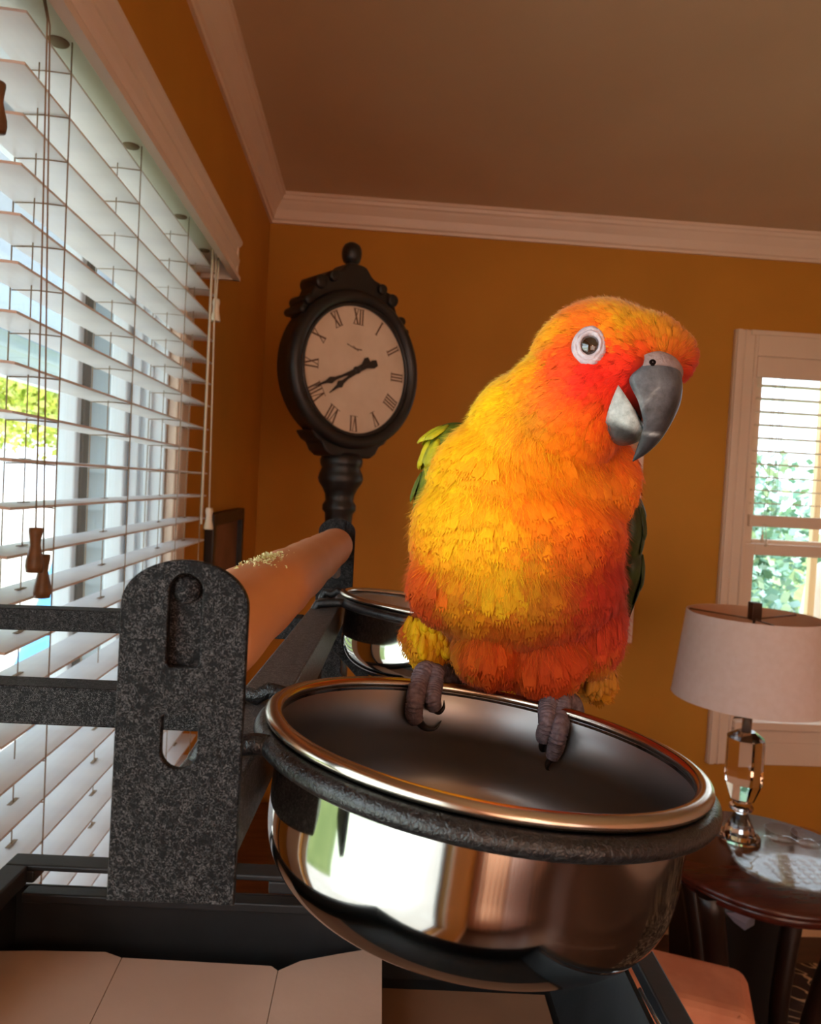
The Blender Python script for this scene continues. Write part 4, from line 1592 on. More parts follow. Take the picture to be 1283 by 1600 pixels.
def hit(px, py):
    r = ray(px, py)
    loc, nrm, idx, dist = bvh.ray_cast(Vector(CAM), Vector(r).normalized())
    return np.array(loc), np.array(nrm)


# head axes: HF where the bill points, HU up, HS to the bird's right
tilt = math.radians(20)
yawh = math.radians(60)
hf0 = np.array([math.sin(yawh), 0, -math.cos(yawh)])
hu0 = np.array([0, 1., 0])
hs0 = np.array([-math.cos(yawh), 0, -math.sin(yawh)])


def rl(v):
    u, vv, w = v
    return RIGHT * (u * math.cos(tilt) + vv * math.sin(tilt)) + UP * (-u * math.sin(tilt) + vv * math.cos(tilt)) + FWD * w


HF, HU, HS = rl(hf0), rl(hu0), rl(hs0)
HR = 118 * .268 * K
H0 = W(960, 585, .268)


def HP(f, u, s):
    return H0 + (HF * f + HU * u + HS * s) * HR


def spline(pts, m):
    """Catmull-Rom through points"""
    P = [np.array(p, float) for p in pts]
    P = [2 * P[0] - P[1]] + P + [2 * P[-1] - P[-2]]
    out = []
    for i in range(1, len(P) - 2):
        for t in np.linspace(0, 1, m, endpoint=False):
            a, b, c, d = P[i - 1], P[i], P[i + 1], P[i + 2]
            out.append(.5 * ((2 * b) + (-a + c) * t + (2 * a - 5 * b + 4 * c - d) * t * t + (-a + 3 * b - 3 * c + d) * t ** 3))
    out.append(P[-2])
    return out


def bill(name, ridge, edge, mt, bulge=.8, m=6):
    """half-shell bill: ridge (f,u) on the midline, edge (f,u,s) on the cutting edge"""
    R1 = spline([(a, b, 0) for a, b in ridge], m)
    E1 = spline(edge, m)
    n = 12
    verts, faces = [], []
    for r, e in zip(R1, E1):
        row = []
        for side in (-1, 1):
            seq = []
            for k in range(n + 1):
                th_ = (PI / 2) * k / n
                a = 1 - math.cos(th_)
                q = r + (e - r) * a
                q = np.array([q[0], q[1], e[2] * math.sin(th_) ** bulge * side])
                seq.append(q)
            row += seq[::-1] if side < 0 else seq[1:]
        verts += [HP(*q) for q in row]
    w_ = 2 * n + 1
    for i in range(len(R1) - 1):
        for k in range(w_ - 1):
            faces.append((i * w_ + k, i * w_ + k + 1, (i + 1) * w_ + k + 1, (i + 1) * w_ + k))
        faces.append((i * w_ + w_ - 1, i * w_, (i + 1) * w_, (i + 1) * w_ + w_ - 1))
    faces.append(tuple(range(w_)))
    faces.append(tuple((len(R1) - 1) * w_ + k for k in reversed(range(w_))))
    mb = MB()
    mb.add(verts, faces, 0, True)
    return mb.build(name, mt, bird)


def bill_mat(name):
    m = mat(name, None, 0.36, spec=0.4)
    nt = m.node_tree
    L = nt.links
    b = nt.nodes['Principled BSDF']
    a = nt.nodes.new('ShaderNodeAttribute')
    a.attribute_name = 'col'
    tc = nt.nodes.new('ShaderNodeTexCoord')
    n = nt.nodes.new('ShaderNodeTexNoise')
    n.inputs['Scale'].default_value = 180
    n.inputs['Detail'].default_value = 9
    n.inputs['Roughness'].default_value = .7
    r = nt.nodes.new('ShaderNodeValToRGB')
    r.color_ramp.elements[0].position = .3
    r.color_ramp.elements[0].color = (.45, .45, .45, 1)
    r.color_ramp.elements[1].position = .7
    r.color_ramp.elements[1].color = (1.6, 1.6, 1.6, 1)
    mx = nt.nodes.new('ShaderNodeMix')
    mx.data_type = 'RGBA'
    mx.blend_type = 'MULTIPLY'
    mx.inputs[0].default_value = 1.0
    L.new(tc.outputs['Object'], n.inputs['Vector'])
    L.new(n.outputs['Fac'], r.inputs['Fac'])
    L.new(a.outputs['Color'], mx.inputs[6])
    L.new(r.outputs['Color'], mx.inputs[7])
    L.new(mx.outputs[2], b.inputs['Base Color'])
    bp = nt.nodes.new('ShaderNodeBump')
    bp.inputs['Strength'].default_value = .6
    bp.inputs['Distance'].default_value = .0004
    L.new(n.outputs['Fac'], bp.inputs['Height'])
    L.new(bp.outputs['Normal'], b.inputs['Normal'])
    return m


M_bill, M_bill2 = bill_mat('grey_horn'), bill_mat('pale_lower_horn')


def paint_bill(o, fn):
    me = o.data
    v = np.empty(len(me.vertices) * 3)
    me.vertices.foreach_get('co', v)
    h = (v.reshape(-1, 3) - H0) / HR
    f, u, s = h @ HF, h @ HU, h @ HS
    c = np.ones((len(f), 4))
    c[:, :3] = np.clip(fn(f, u, s), 0, 1)
    a = me.color_attributes.new('col', 'FLOAT_COLOR', 'POINT')
    a.data.foreach_set('color', c.ravel())


def upper_marks(f, u, s):
    base = np.array(lin((78, 79, 84))[:3])[None] * np.ones((len(f), 1))
    dark = np.array(lin((34, 32, 34))[:3])
    pale = np.array(lin((176, 172, 170))[:3])
    w = np.clip((.26 - np.abs(s)) / .10, 0, 1) * np.clip((.1 - u) / .3, 0, 1)              # shade of the far side painted dark along the culmen
    base = base * (1 - .85 * w[:, None]) + dark * (.85 * w[:, None])
    e = np.exp(-((u + .70 - .25 * (f - .7)) / .022) ** 2) * np.clip((np.abs(s) - .02) / .05, 0, 1)      # worn ledge above the tip
    e = e * (.25 + .45 * (np.sin(s * 60) > -.2))
    base = base * (1 - e[:, None]) + pale * e[:, None]
    q = np.clip((.62 - f) / .10, 0, 1) * np.clip((-.25 - u) / .15, 0, 1) * .55             # pale scuffed cutting edge
    base = base * (1 - q[:, None]) + pale * q[:, None]
    k = np.exp(-((f - .66 - .35 * (u + .3)) / .016) ** 2) * np.clip((-.12 - u) / .05, 0, 1) * np.clip((u + .52) / .05, 0, 1) * .28
    return base * (1 - k[:, None]) + pale * k[:, None]


def lower_marks(f, u, s):
    base = np.array(lin((168, 174, 172))[:3])[None] * np.ones((len(f), 1))
    dark = np.array(lin((46, 42, 42))[:3])
    w = np.clip((-.66 - u) / .09, 0, 1) * .92
    return base * (1 - w[:, None]) + dark * w[:, None]


M_cere = noise_tint(mat('cere_skin', rough=0.6), (150, 128, 124), (126, 104, 102), 200, bump=.4, bscale=900)
up_ridge = [(.74, .30), (.81, .21), (.905, -.03), (.925, -.29), (.87, -.65), (.766, -.887), (.631, -1.055)]
up_edge = [(.470, .07, .47), (.375, -.165, .50), (.550, -.39, .40), (.658, -.60, .27), (.66, -.72, .18), (.642, -.87, .10), (.622, -1.05, .012)]
upper = bill('upper_bill', up_ridge, up_edge, M_bill, m=12)
paint_bill(upper, upper_marks)
lo_ridge = [(.20, -.85), (.38, -.885), (.54, -.80), (.63, -.64)]
lo_edge = [(.255, -.25, .47), (.440, -.41, .40), (.575, -.56, .30), (.622, -.622, .17)]
paint_bill(bill('lower_bill', lo_ridge, lo_edge, M_bill2, m=12), lower_marks)
MB().lathe([(.0002, .003), (.0022, .002), (.003, 0), (.0022, -.002), (.0002, -.003)], 12, HP(.46, -.56, 0), (HF, HS, HU)).build('tongue', mat('dark_tongue', (40, 34, 36), .5), bird)
# cere: a soft collar over the root of the bill
mb = MB()
cr1 = [(.62, .36), (.72, .34), (.81, .27), (.825, .19)]
ce1 = [(.43, .19, .45), (.455, .14, .475), (.465, .09, .48), (.47, .04, .482)]
cere = bill('cere', cr1, ce1, M_cere)
nl, nn_ = None, None
dgx = bpy.context.evaluated_depsgraph_get()
cb_bvh = BVHTree.FromPolygons([v.co.copy() for v in cere.data.vertices], [tuple(p.vertices) for p in cere.data.polygons])
loc, nrm, _, _ = cb_bvh.ray_cast(Vector(CAM), Vector(ray(1020, 566)).normalized())
if loc is not None:
    loc, nrm = np.array(loc), np.array(nrm)
    if nrm @ FWD > 0:
        nrm = -nrm
    xa = np.cross(nrm, UP)
    xa /= np.linalg.norm(xa)
    ya = np.cross(nrm, xa)
    mb = MB()
    mb.lathe([(.0012, -.0003), (.00105, .0001), (.0007, .0002), (.0002, .00022)], 16, loc, (xa, ya, nrm))
    mb.build('nostril', mat('nostril_dark', (22, 12, 10), .95, spec=.05), bird)

# eye on the surface of the head
el, en = hit(921, 541)
en = en / np.linalg.norm(en)
en = .72 * en + .28 * (-FWD)
en /= np.linalg.norm(en)
exu = UP - en * (UP @ en)
exu /= np.linalg.norm(exu)
exr = np.cross(exu, en)
tl_ = math.radians(8)
ea = exr * math.cos(tl_) + exu * -math.sin(tl_)
eb = np.cross(en, ea)
EAX = (ea, eb, en)
eb0 = el + en * .0005
eye = MB()
ra_ = .0044
prf = [(ra_ * math.sin(t), ra_ * math.cos(t) - .0021) for t in np.linspace(.001, 1.7, 22)]
eye.lathe(prf[:8], 40, eb0, EAX, 0)
eye.lathe(prf[7:13], 40, eb0, EAX, 1)
eye.lathe(prf[12:], 40, eb0, EAX, 2)
M_pupil = mat('pupil', (22, 14, 10), .03, spec=.8, Coat_Weight=1.0, Coat_Roughness=.02)
M_iris = mat('iris_brown', (58, 44, 38), .05, spec=.8, Coat_Weight=1.0, Coat_Roughness=.02)
M_scl = mat('iris_grey', (120, 112, 116), .08, spec=.7, Coat_Weight=1.0, Coat_Roughness=.02)
eye.build('eye', [M_pupil, M_iris, M_scl], bird)
mb = MB()
lid = [(.0031, .0002), (.0033, .0011), (.0039, .0017), (.0043, .0015), (.0046, .0010), (.0049, .0010), (.0052, .0013), (.0057, .0010), (.0062, .0005), (.0066, -.0003), (.0068, -.0018)]
n = 48
vs, fs = [], []
for (r, h) in lid:
    for k in range(n):
        a = 2 * PI * k / n
        ex = (.92, 1.16)
        vs.append(eb0 + ea * (r * math.cos(a) * ex[0]) + eb * (r * math.sin(a) * ex[1]) + en * (h + .00015 * math.sin(9 * a + r * 4000) - .0012 * (abs(math.cos(a)) * (r - .004) / .0045)))
for i in range(len(lid) - 1):
    for k in range(n):
        fs.append((i * n + k, i * n + (k + 1) % n, (i + 1) * n + (k + 1) % n, (i + 1) * n + k))
mb.add(vs, fs, 0, True)
mb.build('eye_ring', noise_tint(mat('bare_eye_skin', rough=.6), (206, 192, 198), (178, 162, 172), 400, bump=.3, bscale=1800), bird)
# the other eye, on the far side of the head
mir = lambda p: p - 2 * HS * ((p - H0) @ HS)
el2 = mir(el)
en2 = en - 2 * HS * (en @ HS)
loc2, nrm2, _, _ = bvh.ray_cast(Vector(el2 + en2 * .05), Vector(-en2))
if loc2 is not None:
    l2 = np.array(loc2)
    u2 = np.cross(en2, HU)
    u2 /= np.linalg.norm(u2)
    mb = MB()
    mb.lathe(prf, 24, l2 + en2 * .0003, (u2, np.cross(en2, u2), en2))
    mb.build('eye', M_pupil, bird)
    mb = MB()
    mb.lathe(lid, 32, l2 + en2 * .0003, (u2, np.cross(en2, u2), en2))
    mb.build('eye_ring', bpy.data.materials['bare_eye_skin'], bird)

# ---- feathers
me = bme
me.calc_loop_triangles()
nt_ = len(me.loop_triangles)
tri = np.empty(nt_ * 3, int)
me.loop_triangles.foreach_get('vertices', tri)
tri = tri.reshape(-1, 3)
vn = np.empty(nv * 3)
me.vertices.foreach_get('normal', vn)
vn = vn.reshape(-1, 3)
area = .5 * np.linalg.norm(np.cross(co[tri[:, 1]] - co[tri[:, 0]], co[tri[:, 2]] - co[tri[:, 0]]), axis=1)
BILL0 = HP(.8, .05, 0)


def sample(n):
    t = rng.choice(nt_, n, p=area / area.sum())
    a, b = rng.random(n), rng.random(n)
    sw = a + b > 1
    a[sw], b[sw] = 1 - a[sw], 1 - b[sw]
    w0 = 1 - a - b
    P = co[tri[t, 0]] * w0[:, None] + co[tri[t, 1]] * a[:, None] + co[tri[t, 2]] * b[:, None]
    N = vn[tri[t, 0]] * w0[:, None] + vn[tri[t, 1]] * a[:, None] + vn[tri[t, 2]] * b[:, None]
    N /= np.linalg.norm(N, axis=1)[:, None]
    return P, N


def keep_mask(P, N):
    # bare eye skin and bill root stay clear
    q = P - eb0
    e1, e2, e3 = q @ ea, q @ eb, q @ en
    eye_bare = ((e1 / .0060) ** 2 + (e2 / .0076) ** 2 < 1) & (np.abs(e3) < .012)
    h = (P - H0) / HR
    f, u, s = h @ HF, h @ HU, h @ HS
    bill_bare = (f > .34) & (u < .17) & (u > -.95) & (np.abs(s) < .50)
    e_far = P - mir(eb0)
    far_bare = np.linalg.norm(e_far, axis=1) < .0065
    return ~(eye_bare | bill_bare | far_bare)


def flow(P, N):
    x, y, d = px_of(P)
    hw = np.clip((735 - y) / 130, 0, 1)
    hw = hw * hw * (3 - 2 * hw)
    hd = P - BILL0
    hd /= np.linalg.norm(hd, axis=1)[:, None]
    hd = hd * .8 + (-UP) * .35 + FWD * .2
    lat = np.clip((x - 808) / 180, -1, 1)
    bd = -UP[None] * 1.0 + FWD[None] * .30 + RIGHT[None] * (lat * .28)[:, None]
    dr = hd * hw[:, None] + bd * (1 - hw)[:, None]
    t = dr - N * (dr * N).sum(1)[:, None]
    t /= np.linalg.norm(t, axis=1)[:, None] + 1e-9
    return t, hw, x, y, d


def feather_mesh(name, n, kind):
    P, N = sample(n)
    k = keep_mask(P, N)
    P, N = P[k], N[k]
    n = len(P)
    T, hw, x, y, d = flow(P, N)
    ja = rng.normal(0, .22 if kind == 'vane' else .34, n)
    Sd = np.cross(T, N)
    T = T * np.cos(ja)[:, None] + Sd * np.sin(ja)[:, None]
    Sd = np.cross(T, N)
    rnd = rng.random(n)
    if kind == 'vane':
        #            l,   s,    h
        tpl = np.array([(0, -.16, 0), (0, .16, 0), (.35, -.46, .5), (.35, .46, .5), (.70, -.48, .8), (.70, .48, .8), (.92, -.22, .9), (.92, .22, .9), (.36, 0, .75), (.72, 0, 1.05),
                        (1.06, -.34, .86), (1.13, -.12, .95), (1.13, .10, .95), (1.05, .34, .86), (1.0, 0, .95)])
        fc = [(0, 1, 8), (0, 8, 2), (1, 3, 8), (2, 8, 9, 4), (8, 3, 5, 9), (4, 9, 6), (9, 5, 7), (9, 7, 6), (4, 6, 10), (6, 14, 11), (14, 7, 12), (7, 5, 13)]
        L = (.0042 * hw + .0092 * (1 - hw)) * (.8 + .45 * rnd)
        Wd = (.0024 * hw + .0052 * (1 - hw)) * (.8 + .4 * rng.random(n))
        Hh = (.07 + .09 * rng.random(n)) * L
        off = .0002
    else:
        tpl = np.array([(0, -.5, 0), (0, .5, 0), (.5, -.4, .42), (.5, .4, .42), (1.0, 0, 1.0)])
        fc = [(0, 1, 3, 2), (2, 3, 4)]
        L = (.0030 * hw + .0066 * (1 - hw)) * (.6 + .8 * rnd)
        Wd = np.full(n, .00017) * (.7 + .6 * rng.random(n))
        Hh = (.22 + .34 * rng.random(n)) * L
        off = .0004
    m = len(tpl)
    V = P[:, None, :] + T[:, None, :] * (tpl[None, :, 0] * L[:, None])[:, :, None] + Sd[:, None, :] * (tpl[None, :, 1] * Wd[:, None])[:, :, None] + N[:, None, :] * (off + tpl[None, :, 2] * Hh[:, None])[:, :, None]
    col = plumage_color(P, True)
    if kind == 'vane':
        # each feather a little its own shade, paler or deeper towards the tip
        sh = (1 + rng.normal(0, .06, n))[:, None]
        col = np.clip(col * sh, 0, 1)
        col[:, 1] *= np.clip(1 + rng.normal(0, .07, n), .6, 1.4)
        tip = rng.normal(.05, .09, n)
        ft = 1 + (tpl[None, :, 0] - .4) * tip[:, None]
    else:
        col = np.clip(col * (1 + rng.normal(.06, .16, n))[:, None], 0, 1)
        col[:, 1] *= np.clip(1 + rng.normal(.03, .14, n), .6, 1.5)
        ft = 1 + .18 * tpl[None, :, 0] * np.ones((n, 1))
    C = np.ones((n, m, 4))
    C[:, :, :3] = np.clip(col[:, None, :] * ft[:, :, None], 0, 1)
    me2 = bpy.data.meshes.new(name)
    me2.vertices.add(n * m)
    me2.vertices.foreach_set('co', V.reshape(-1))
    li, ls = [], []
    lt = [len(q) for q in fc]
    flat = np.concatenate([np.array(q) for q in fc])
    me2.loops.add(n * len(flat))
    me2.polygons.add(n * len(fc))
    me2.loops.foreach_set('vertex_index', (np.arange(n)[:, None] * m + flat[None]).ravel())
    st_ = np.concatenate([[0], np.cumsum(lt)[:-1]])
    me2.polygons.foreach_set('loop_start', (np.arange(n)[:, None] * len(flat) + st_[None]).ravel())
    me2.polygons.foreach_set('use_smooth', [True] * (n * len(fc)))
    me2.update()
    me2.validate()
    a_ = me2.color_attributes.new('col', 'FLOAT_COLOR', 'POINT')
    a_.data.foreach_set('color', C.ravel())
    # soft shading: mostly the normal of the skin below, partly the feather's own
    NN = N[:, None, :] + T[:, None, :] * (.25 * (tpl[None, :, 0] - .2))[:, :, None] + Sd[:, None, :] * (.35 * np.sign(tpl[None, :, 1]) * np.abs(tpl[None, :, 1]))[:, :, None]
    NN /= np.linalg.norm(NN, axis=2)[:, :, None]
    me2.normals_split_custom_set_from_vertices(NN.reshape(-1, 3).tolist())
    me2.materials.append(M_plume)
    o = bpy.data.objects.new(name, me2)
    COL.objects.link(o)
    adopt(o, bird)
    tag(o, kind='stuff')
    return o


feather_mesh('body_feathers', 15000, 'vane')
feather_mesh('down', 110000, 'barb')


def blade(mb, root, tip, width, nrm, bend=.0, mi=0, n=9):
    """one long quill feather: a vane each side of a raised shaft"""
    root, tip, nrm = np.asarray(root), np.asarray(tip), np.asarray(nrm, float)
    t = tip - root
    L = np.linalg.norm(t)
    t = t / L
    s = np.cross(nrm, t)
    s /= np.linalg.norm(s)
    nr = np.cross(t, s)
    vs, fs = [], []
    for i in range(n + 1):
        u = i / n
        w = width * (.35 + .65 * min(1, u / .35)) * math.sqrt(max(0, 1 - max(0, (u - .72) / .28) ** 2)) / 2
        w = max(w, width * .02)
        c = root + t * (L * u) - nr * (bend * L * u * u)
        vs += [c - s * w - nr * .10 * w, c + nr * .18 * w, c + s * w * .7 - nr * .10 * w]
    for i in range(n):
        for k in range(2):
            fs.append((i * 3 + k, i * 3 + k + 1, i * 3 + 4 + k, i * 3 + 3 + k))
    mb.add(vs, fs, mi, True)


def solid(o, t):
    m = o.modifiers.new('thick', 'SOLIDIFY')
    m.thickness = t
    return o


M_quill = noise_tint(mat('green_quill', rough=.5, spec=.3), (46, 58, 18), (30, 38, 14), 160)
M_quill2 = noise_tint(mat('yellow_green_covert', rough=.6, spec=.3), (206, 186, 24), (150, 150, 26), 120)
M_quill3 = noise_tint(mat('olive_quill', rough=.6, spec=.3), (110, 120, 24), (70, 84, 20), 160)
M_yellow = noise_tint(mat('yellow_feather', rough=.7, spec=.3), (246, 196, 8), (232, 162, 10), 160)

# folded wings: a shoulder body with overlapping coverts and long flight feathers behind
for side in (1, -1):
    wg = None
    if side == 1:      # at the right of the picture
        shp, tipp = W(962, 735, .316), W(978, 962, .352)
        out_ = RIGHT
        cx = [(962, 762, .316), (970, 820, .324), (971, 875, .332), (968, 922, .340)]
        rad = [(24, 42), (31, 66), (28, 64), (16, 46)]
    else:
        shp, tipp = W(700, 705, .312), W(690, 965, .352)
        out_ = -RIGHT
        cx = [(712, 708, .313), (700, 770, .322), (692, 840, .332), (696, 905, .342)]
        rad = [(50, 50), (50, 62), (44, 66), (32, 56)]
    bm = bmesh.new()
    for (x, y, d), (rx, ry) in zip(cx, rad):
        g = bmesh.ops.create_icosphere(bm, subdivisions=3, radius=1.0)
        c_ = W(x, y, d)
        for v in g['verts']:
            v.co = Vector(c_ + RIGHT * (v.co.x * rx * d * K) + UP * (v.co.y * ry * d * K) + FWD * (v.co.z * 62 * d * K))
    me = bpy.data.meshes.new('wing')
    bm.to_mesh(me)
    bm.free()
    tmp = bpy.data.objects.new('tmpw', me)
    COL.objects.link(tmp)
    r_ = tmp.modifiers.new('r', 'REMESH')
    r_.mode = 'VOXEL'
    r_.voxel_size = .0022
    s_ = tmp.modifiers.new('s', 'SMOOTH')
    s_.iterations = 10
    dg = bpy.context.evaluated_depsgraph_get()
    wme = bpy.data.meshes.new_from_object(tmp.evaluated_get(dg))
    bpy.data.objects.remove(tmp)
    wme.name = 'wing'
    wme.materials.clear()
    wme.materials.append(M_quill if side == 1 else M_quill3)
    wme.polygons.foreach_set('use_smooth', [True] * len(wme.polygons))
    wg = bpy.data.objects.new('wing', wme)
    COL.objects.link(wg)
    adopt(wg, bird)
    if side == 1:
        wg['label'] = 'dark green folded wing'
    wco = np.empty(len(wme.vertices) * 3)
    wme.vertices.foreach_get('co', wco)
    wco = wco.reshape(-1, 3)
    wbv = BVHTree.FromPolygons([Vector(v) for v in wco], [tuple(p.vertices) for p in wme.polygons])
    # coverts in rows
    cnt = 0
    mbs = {0: MB(), 1: MB(), 2: MB()}
    for r in range(9):
        for q in range(7):
            u = r / 8
            c0 = np.array(cx[0]) * (1 - u) + np.array(cx[-1]) * u
            y0 = cx[0][1] - 40 + u * 190
            i_ = min(2, int(u * 3))
            fr = u * 3 - i_
            cc_ = np.array(cx[i_]) * (1 - fr) + np.array(cx[i_ + 1]) * fr
            a = -1.15 + 2.3 * q / 6
            dirv = out_ * math.cos(a) + FWD * math.sin(a)
            base = W(cc_[0], y0, cc_[2])
            loc, nrm, _, _ = wbv.ray_cast(Vector(base + dirv * .06), Vector(-dirv))
            if loc is None:
                continue
            p_ = np.array(loc)
            n_ = np.array(nrm)
            dn = -UP + FWD * .25
            dn = dn - n_ * (dn @ n_)
            dn /= np.linalg.norm(dn)
            mi = 0 if side == 1 else (1 if u < .30 else (2 if u < .6 else 0))
            if side == 1 and u < .1:
                mi = 2
            ln = .012 + .006 * u
            blade(mbs[mi], p_ + n_ * .0003, p_ + dn * ln + n_ * .0004, .0088, n_, .16 if side == 1 else .08, 0, 6)
    for mi, mm in ((0, M_quill), (1, M_quill2), (2, M_quill3)):
        if mbs[mi].v:
            solid(tag(mbs[mi].build('coverts', mm, wg), kind='stuff'), .0002)
    # flight feathers
    for q in range(9):
        a = q / 8
        x0 = cx[1][0] + (-8 + 26 * (1 - a)) * side
        root = W(x0, cx[1][1] + 20 + 26 * a, cx[1][2] + .004 + .010 * a)
        tip = W(cx[3][0] + (14 - 16 * a) * side, 962 - 20 * (1 - a) * 1.0 + (30 * a), cx[3][2] + .004 + .014 * a)
        mb = MB()
        blade(mb, root, tip, .012, out_ * .8 + FWD * .45, -.02, 0, 12)
        solid(mb.build('flight_feather', M_quill, wg), .0003)

# tail: graduated feathers hanging down behind the bowl
tl_o = MB()
tail_root = W(800, 1040, .345)
tail = None
for q in range(10):
    a = (q - 4.5) / 4.5
    root = tail_root + RIGHT * (.007 * a) + UP * .006
    tip = tail_root + RIGHT * (.016 * a) - UP * (.135 - .055 * abs(a)) + FWD * (.040 - .006 * abs(a))
    mb = MB()
    blade(mb, root + FWD * .0012 * (1 - abs(a)), tip + FWD * .0012 * (1 - abs(a)), .011, FWD * 1.0 + UP * .25, 0, 0, 12)
    solid(mb.build('tail_feather', M_quill3 if abs(a) < .6 else M_quill, bird), .0003)
# under-tail coverts, the yellow tuft seen between the thighs and the rim
mb = MB()
for q in range(26):
    p_ = W(random.gauss(793, 13), random.gauss(1052, 8), .318 + random.uniform(0, .012))
    blade(mb, p_, p_ - UP * random.uniform(.008, .0125) + RIGHT * random.gauss(0, .0025) + FWD * .003, .0048, -FWD, .02, 0, 6)
solid(tag(mb.build('undertail_coverts', M_yellow, bird), kind='stuff'), .0002)
# shaggy thigh tufts
for name, cxy, spread, mm, ends in (('thigh_feathers', (676, 985, .297), (36, 16), M_yellow, 1040), ('thigh_feathers', (932, 1046, .304), (24, 16), mat('olive_gold_feather', (178, 118, 18), .7), 1092)):
    mb = MB()
    for q in range(120):
        fx = random.uniform(-1, 1)
        px_ = cxy[0] + fx * spread[0]
        py_ = cxy[1] + random.uniform(-spread[1] * 1.6, spread[1])
        dd = cxy[2] - .0118 * math.sqrt(max(0, 1 - (fx * .85) ** 2)) + random.uniform(-.0004, .0035)
        p_ = W(px_, py_, dd)
        ty = min(py_ + random.uniform(24, 40), ends - abs(fx) ** 2 * 16 + random.gauss(0, 3))
        e_ = W(px_ + fx * 6 + random.gauss(0, 3), ty, dd + random.uniform(-.0006, .0022))
        blade(mb, p_, e_, random.uniform(.0030, .0046), -FWD + RIGHT * (fx * .8 + random.gauss(0, .15)) + UP * .2, .04, 0, 6)
    solid(tag(mb.build(name, mm, bird), kind='stuff'), .00015)

# ---- legs and feet
M_scale = noise_tint(mat('scaly_grey_skin', rough=.55), (134, 116, 122), (98, 82, 88), 500, bump=.6, bscale=1400, dist=.0004)
M_claw = mat('dark_claw', (26, 20, 20), .3)


def scaly(mb, path, rad, nseg=26, n=14):
    """a toe: a tapering tube ringed with overlapping scutes"""
    P = spline(path, 10)
    P = [np.array(p) for p in P]
    seg = np.linspace(0, len(P) - 1, nseg * 3)
    pts, rs = [], []
    for j, s_ in enumerate(seg):
        i = min(int(s_), len(P) - 2)
        f = s_ - i
        pts.append(P[i] * (1 - f) + P[i + 1] * f)
        t = s_ / (len(P) - 1) * (len(rad) - 1)
        i2 = min(int(t), len(rad) - 2)
        r = rad[i2] * (1 - (t - i2)) + rad[i2 + 1] * (t - i2)
        rs.append(r * (1 + (.15, .03, -.12)[j % 3]))
    mb.tube(pts, rs, n)


def wall_d(px, py, r):
    """depth of the far inside wall of the bowl behind a point, wall radius r"""
    v = ray(px, py)
    o = CAM - BC
    vp, op = v - BN * (v @ BN), o - BN * (o @ BN)
    a, b, c = vp @ vp, 2 * vp @ op, op @ op - r * r
    return (-b + math.sqrt(b * b - 4 * a * c)) / (2 * a)


def inside(pts, gap, last_gap):
    n = len(pts)
    return [(x, y, min(d, wall_d(x, y, .0578) - (gap + (last_gap - gap) * i / max(1, n - 1)))) for i, (x, y, d) in enumerate(pts)]


def toe(foot, pix, rad, claw, cr=.0010, hang=False):
    if hang:
        pix = pix[:3] + inside(pix[3:], rad[3] * 1.05, rad[-1] * 1.1)
        claw = inside(claw, rad[-1] * 1.1, .0006)
    mb = MB()
    pth = [W(*p) for p in pix]
    scaly(mb, pth, rad)
    # toe pads
    o = mb.build('toe', M_scale, foot)
    mb = MB()
    cp_ = spline([W(*p) for p in claw], 6)
    nn_c = len(cp_)
    mb.tube([tuple(p) for p in cp_], [cr * (1 - .92 * k / (nn_c - 1)) for k in range(nn_c)], 10)
    mb.build('claw', M_claw, o)


def foot_(leg_path, leg_rad):
    mb = MB()
    scaly(mb, [W(*p) for p in leg_path], leg_rad, 30, 18)
    return mb.build('foot', M_scale, bird)


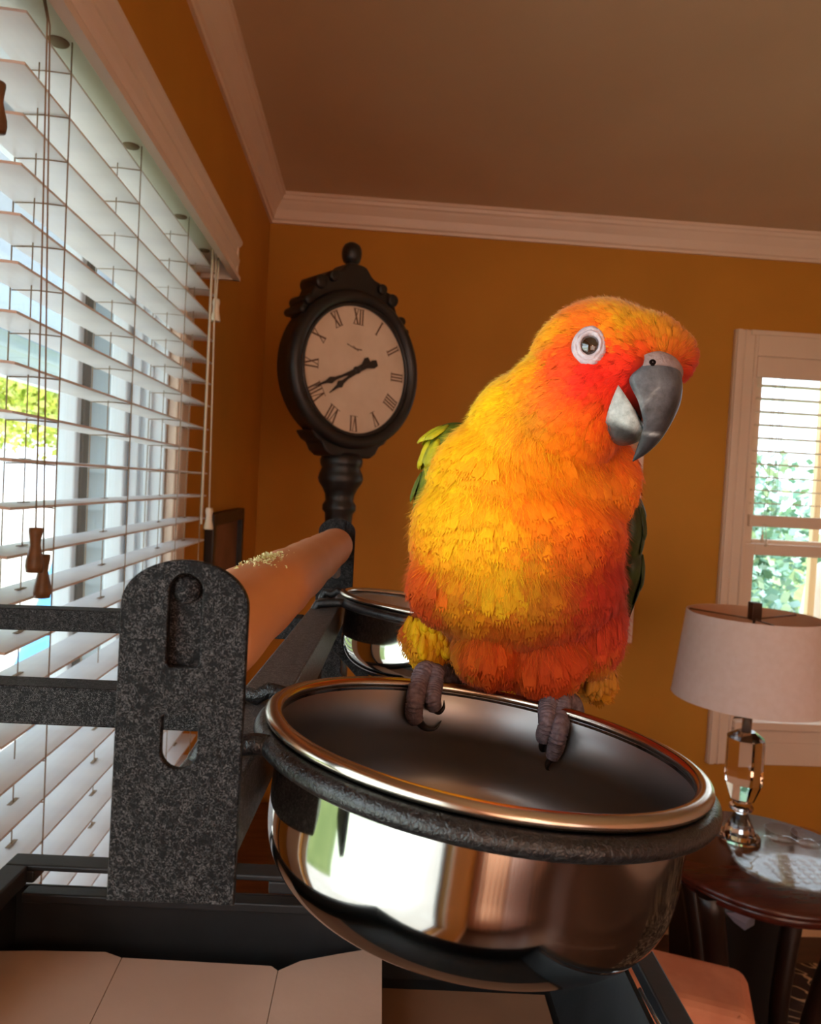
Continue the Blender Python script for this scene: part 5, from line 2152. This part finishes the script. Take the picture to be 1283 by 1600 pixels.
f1 = foot_([(694, 1000, .299), (690, 1035, .296), (680, 1052, .2925), (672, 1056, .290)], [.0042, .0040, .0044, .0042])
toe(f1, [(676, 1050, .2905), (664, 1050, .2840), (655, 1068, .2800), (649, 1094, .2790), (647, 1116, .2785), (652, 1128, .2775)], [.0036, .0037, .0034, .0031, .0030, .0024], [(652, 1124, .2778), (664, 1137, .2765), (680, 1138, .2765), (690, 1126, .2775)], .0018, True)
toe(f1, [(682, 1052, .2905), (680, 1054, .2840), (678, 1072, .2806), (676, 1094, .2798), (680, 1108, .2790)], [.0034, .0034, .0031, .0028, .0022], [(678, 1106, .2790), (686, 1112, .2780), (693, 1106, .2780), (694, 1094, .2788)], .0017, True)
toe(f1, [(690, 1052, .292), (706, 1060, .296), (716, 1074, .299), (720, 1090, .299)], [.0034, .0032, .0028, .0022], [(720, 1088, .299), (718, 1100, .298), (712, 1108, .2965)], .0015)
toe(f1, [(672, 1052, .293), (664, 1062, .298), (660, 1080, .300), (661, 1096, .299)], [.0034, .0032, .0028, .0022], [(661, 1094, .299), (664, 1106, .298), (670, 1112, .2965)], .0015)
f2 = foot_([(878, 1050, .300), (876, 1075, .296), (872, 1088, .2900), (868, 1094, .2860)], [.0044, .0042, .0044, .0042])
toe(f2, [(866, 1092, .2860), (860, 1092, .2780), (856, 1108, .2745), (855, 1130, .2735), (851, 1150, .2725), (850, 1160, .272)], [.0036, .0036, .0033, .0029, .0030, .0022], [(850, 1157, .272), (846, 1166, .271), (847, 1173, .2715), (852, 1174, .2725)], .0016, True)
toe(f2, [(874, 1094, .2860), (877, 1096, .2785), (876, 1114, .2745), (874, 1142, .2735), (868, 1168, .2722), (862, 1186, .2715)], [.0035, .0036, .0034, .0030, .0028, .0020], [(863, 1183, .2716), (856, 1193, .2706), (855, 1201, .2708), (859, 1204, .2716)], .0016, True)
toe(f2, [(880, 1092, .287), (894, 1098, .292), (901, 1112, .294), (903, 1126, .2935)], [.0034, .0032, .0028, .0022], [(903, 1124, .2935), (900, 1136, .2925), (894, 1142, .291)], .0015)
toe(f2, [(864, 1090, .288), (858, 1100, .293), (854, 1116, .295), (855, 1132, .294)], [.0034, .0032, .0028, .0022], [(855, 1130, .294), (858, 1142, .2925), (864, 1148, .291)], .0015)
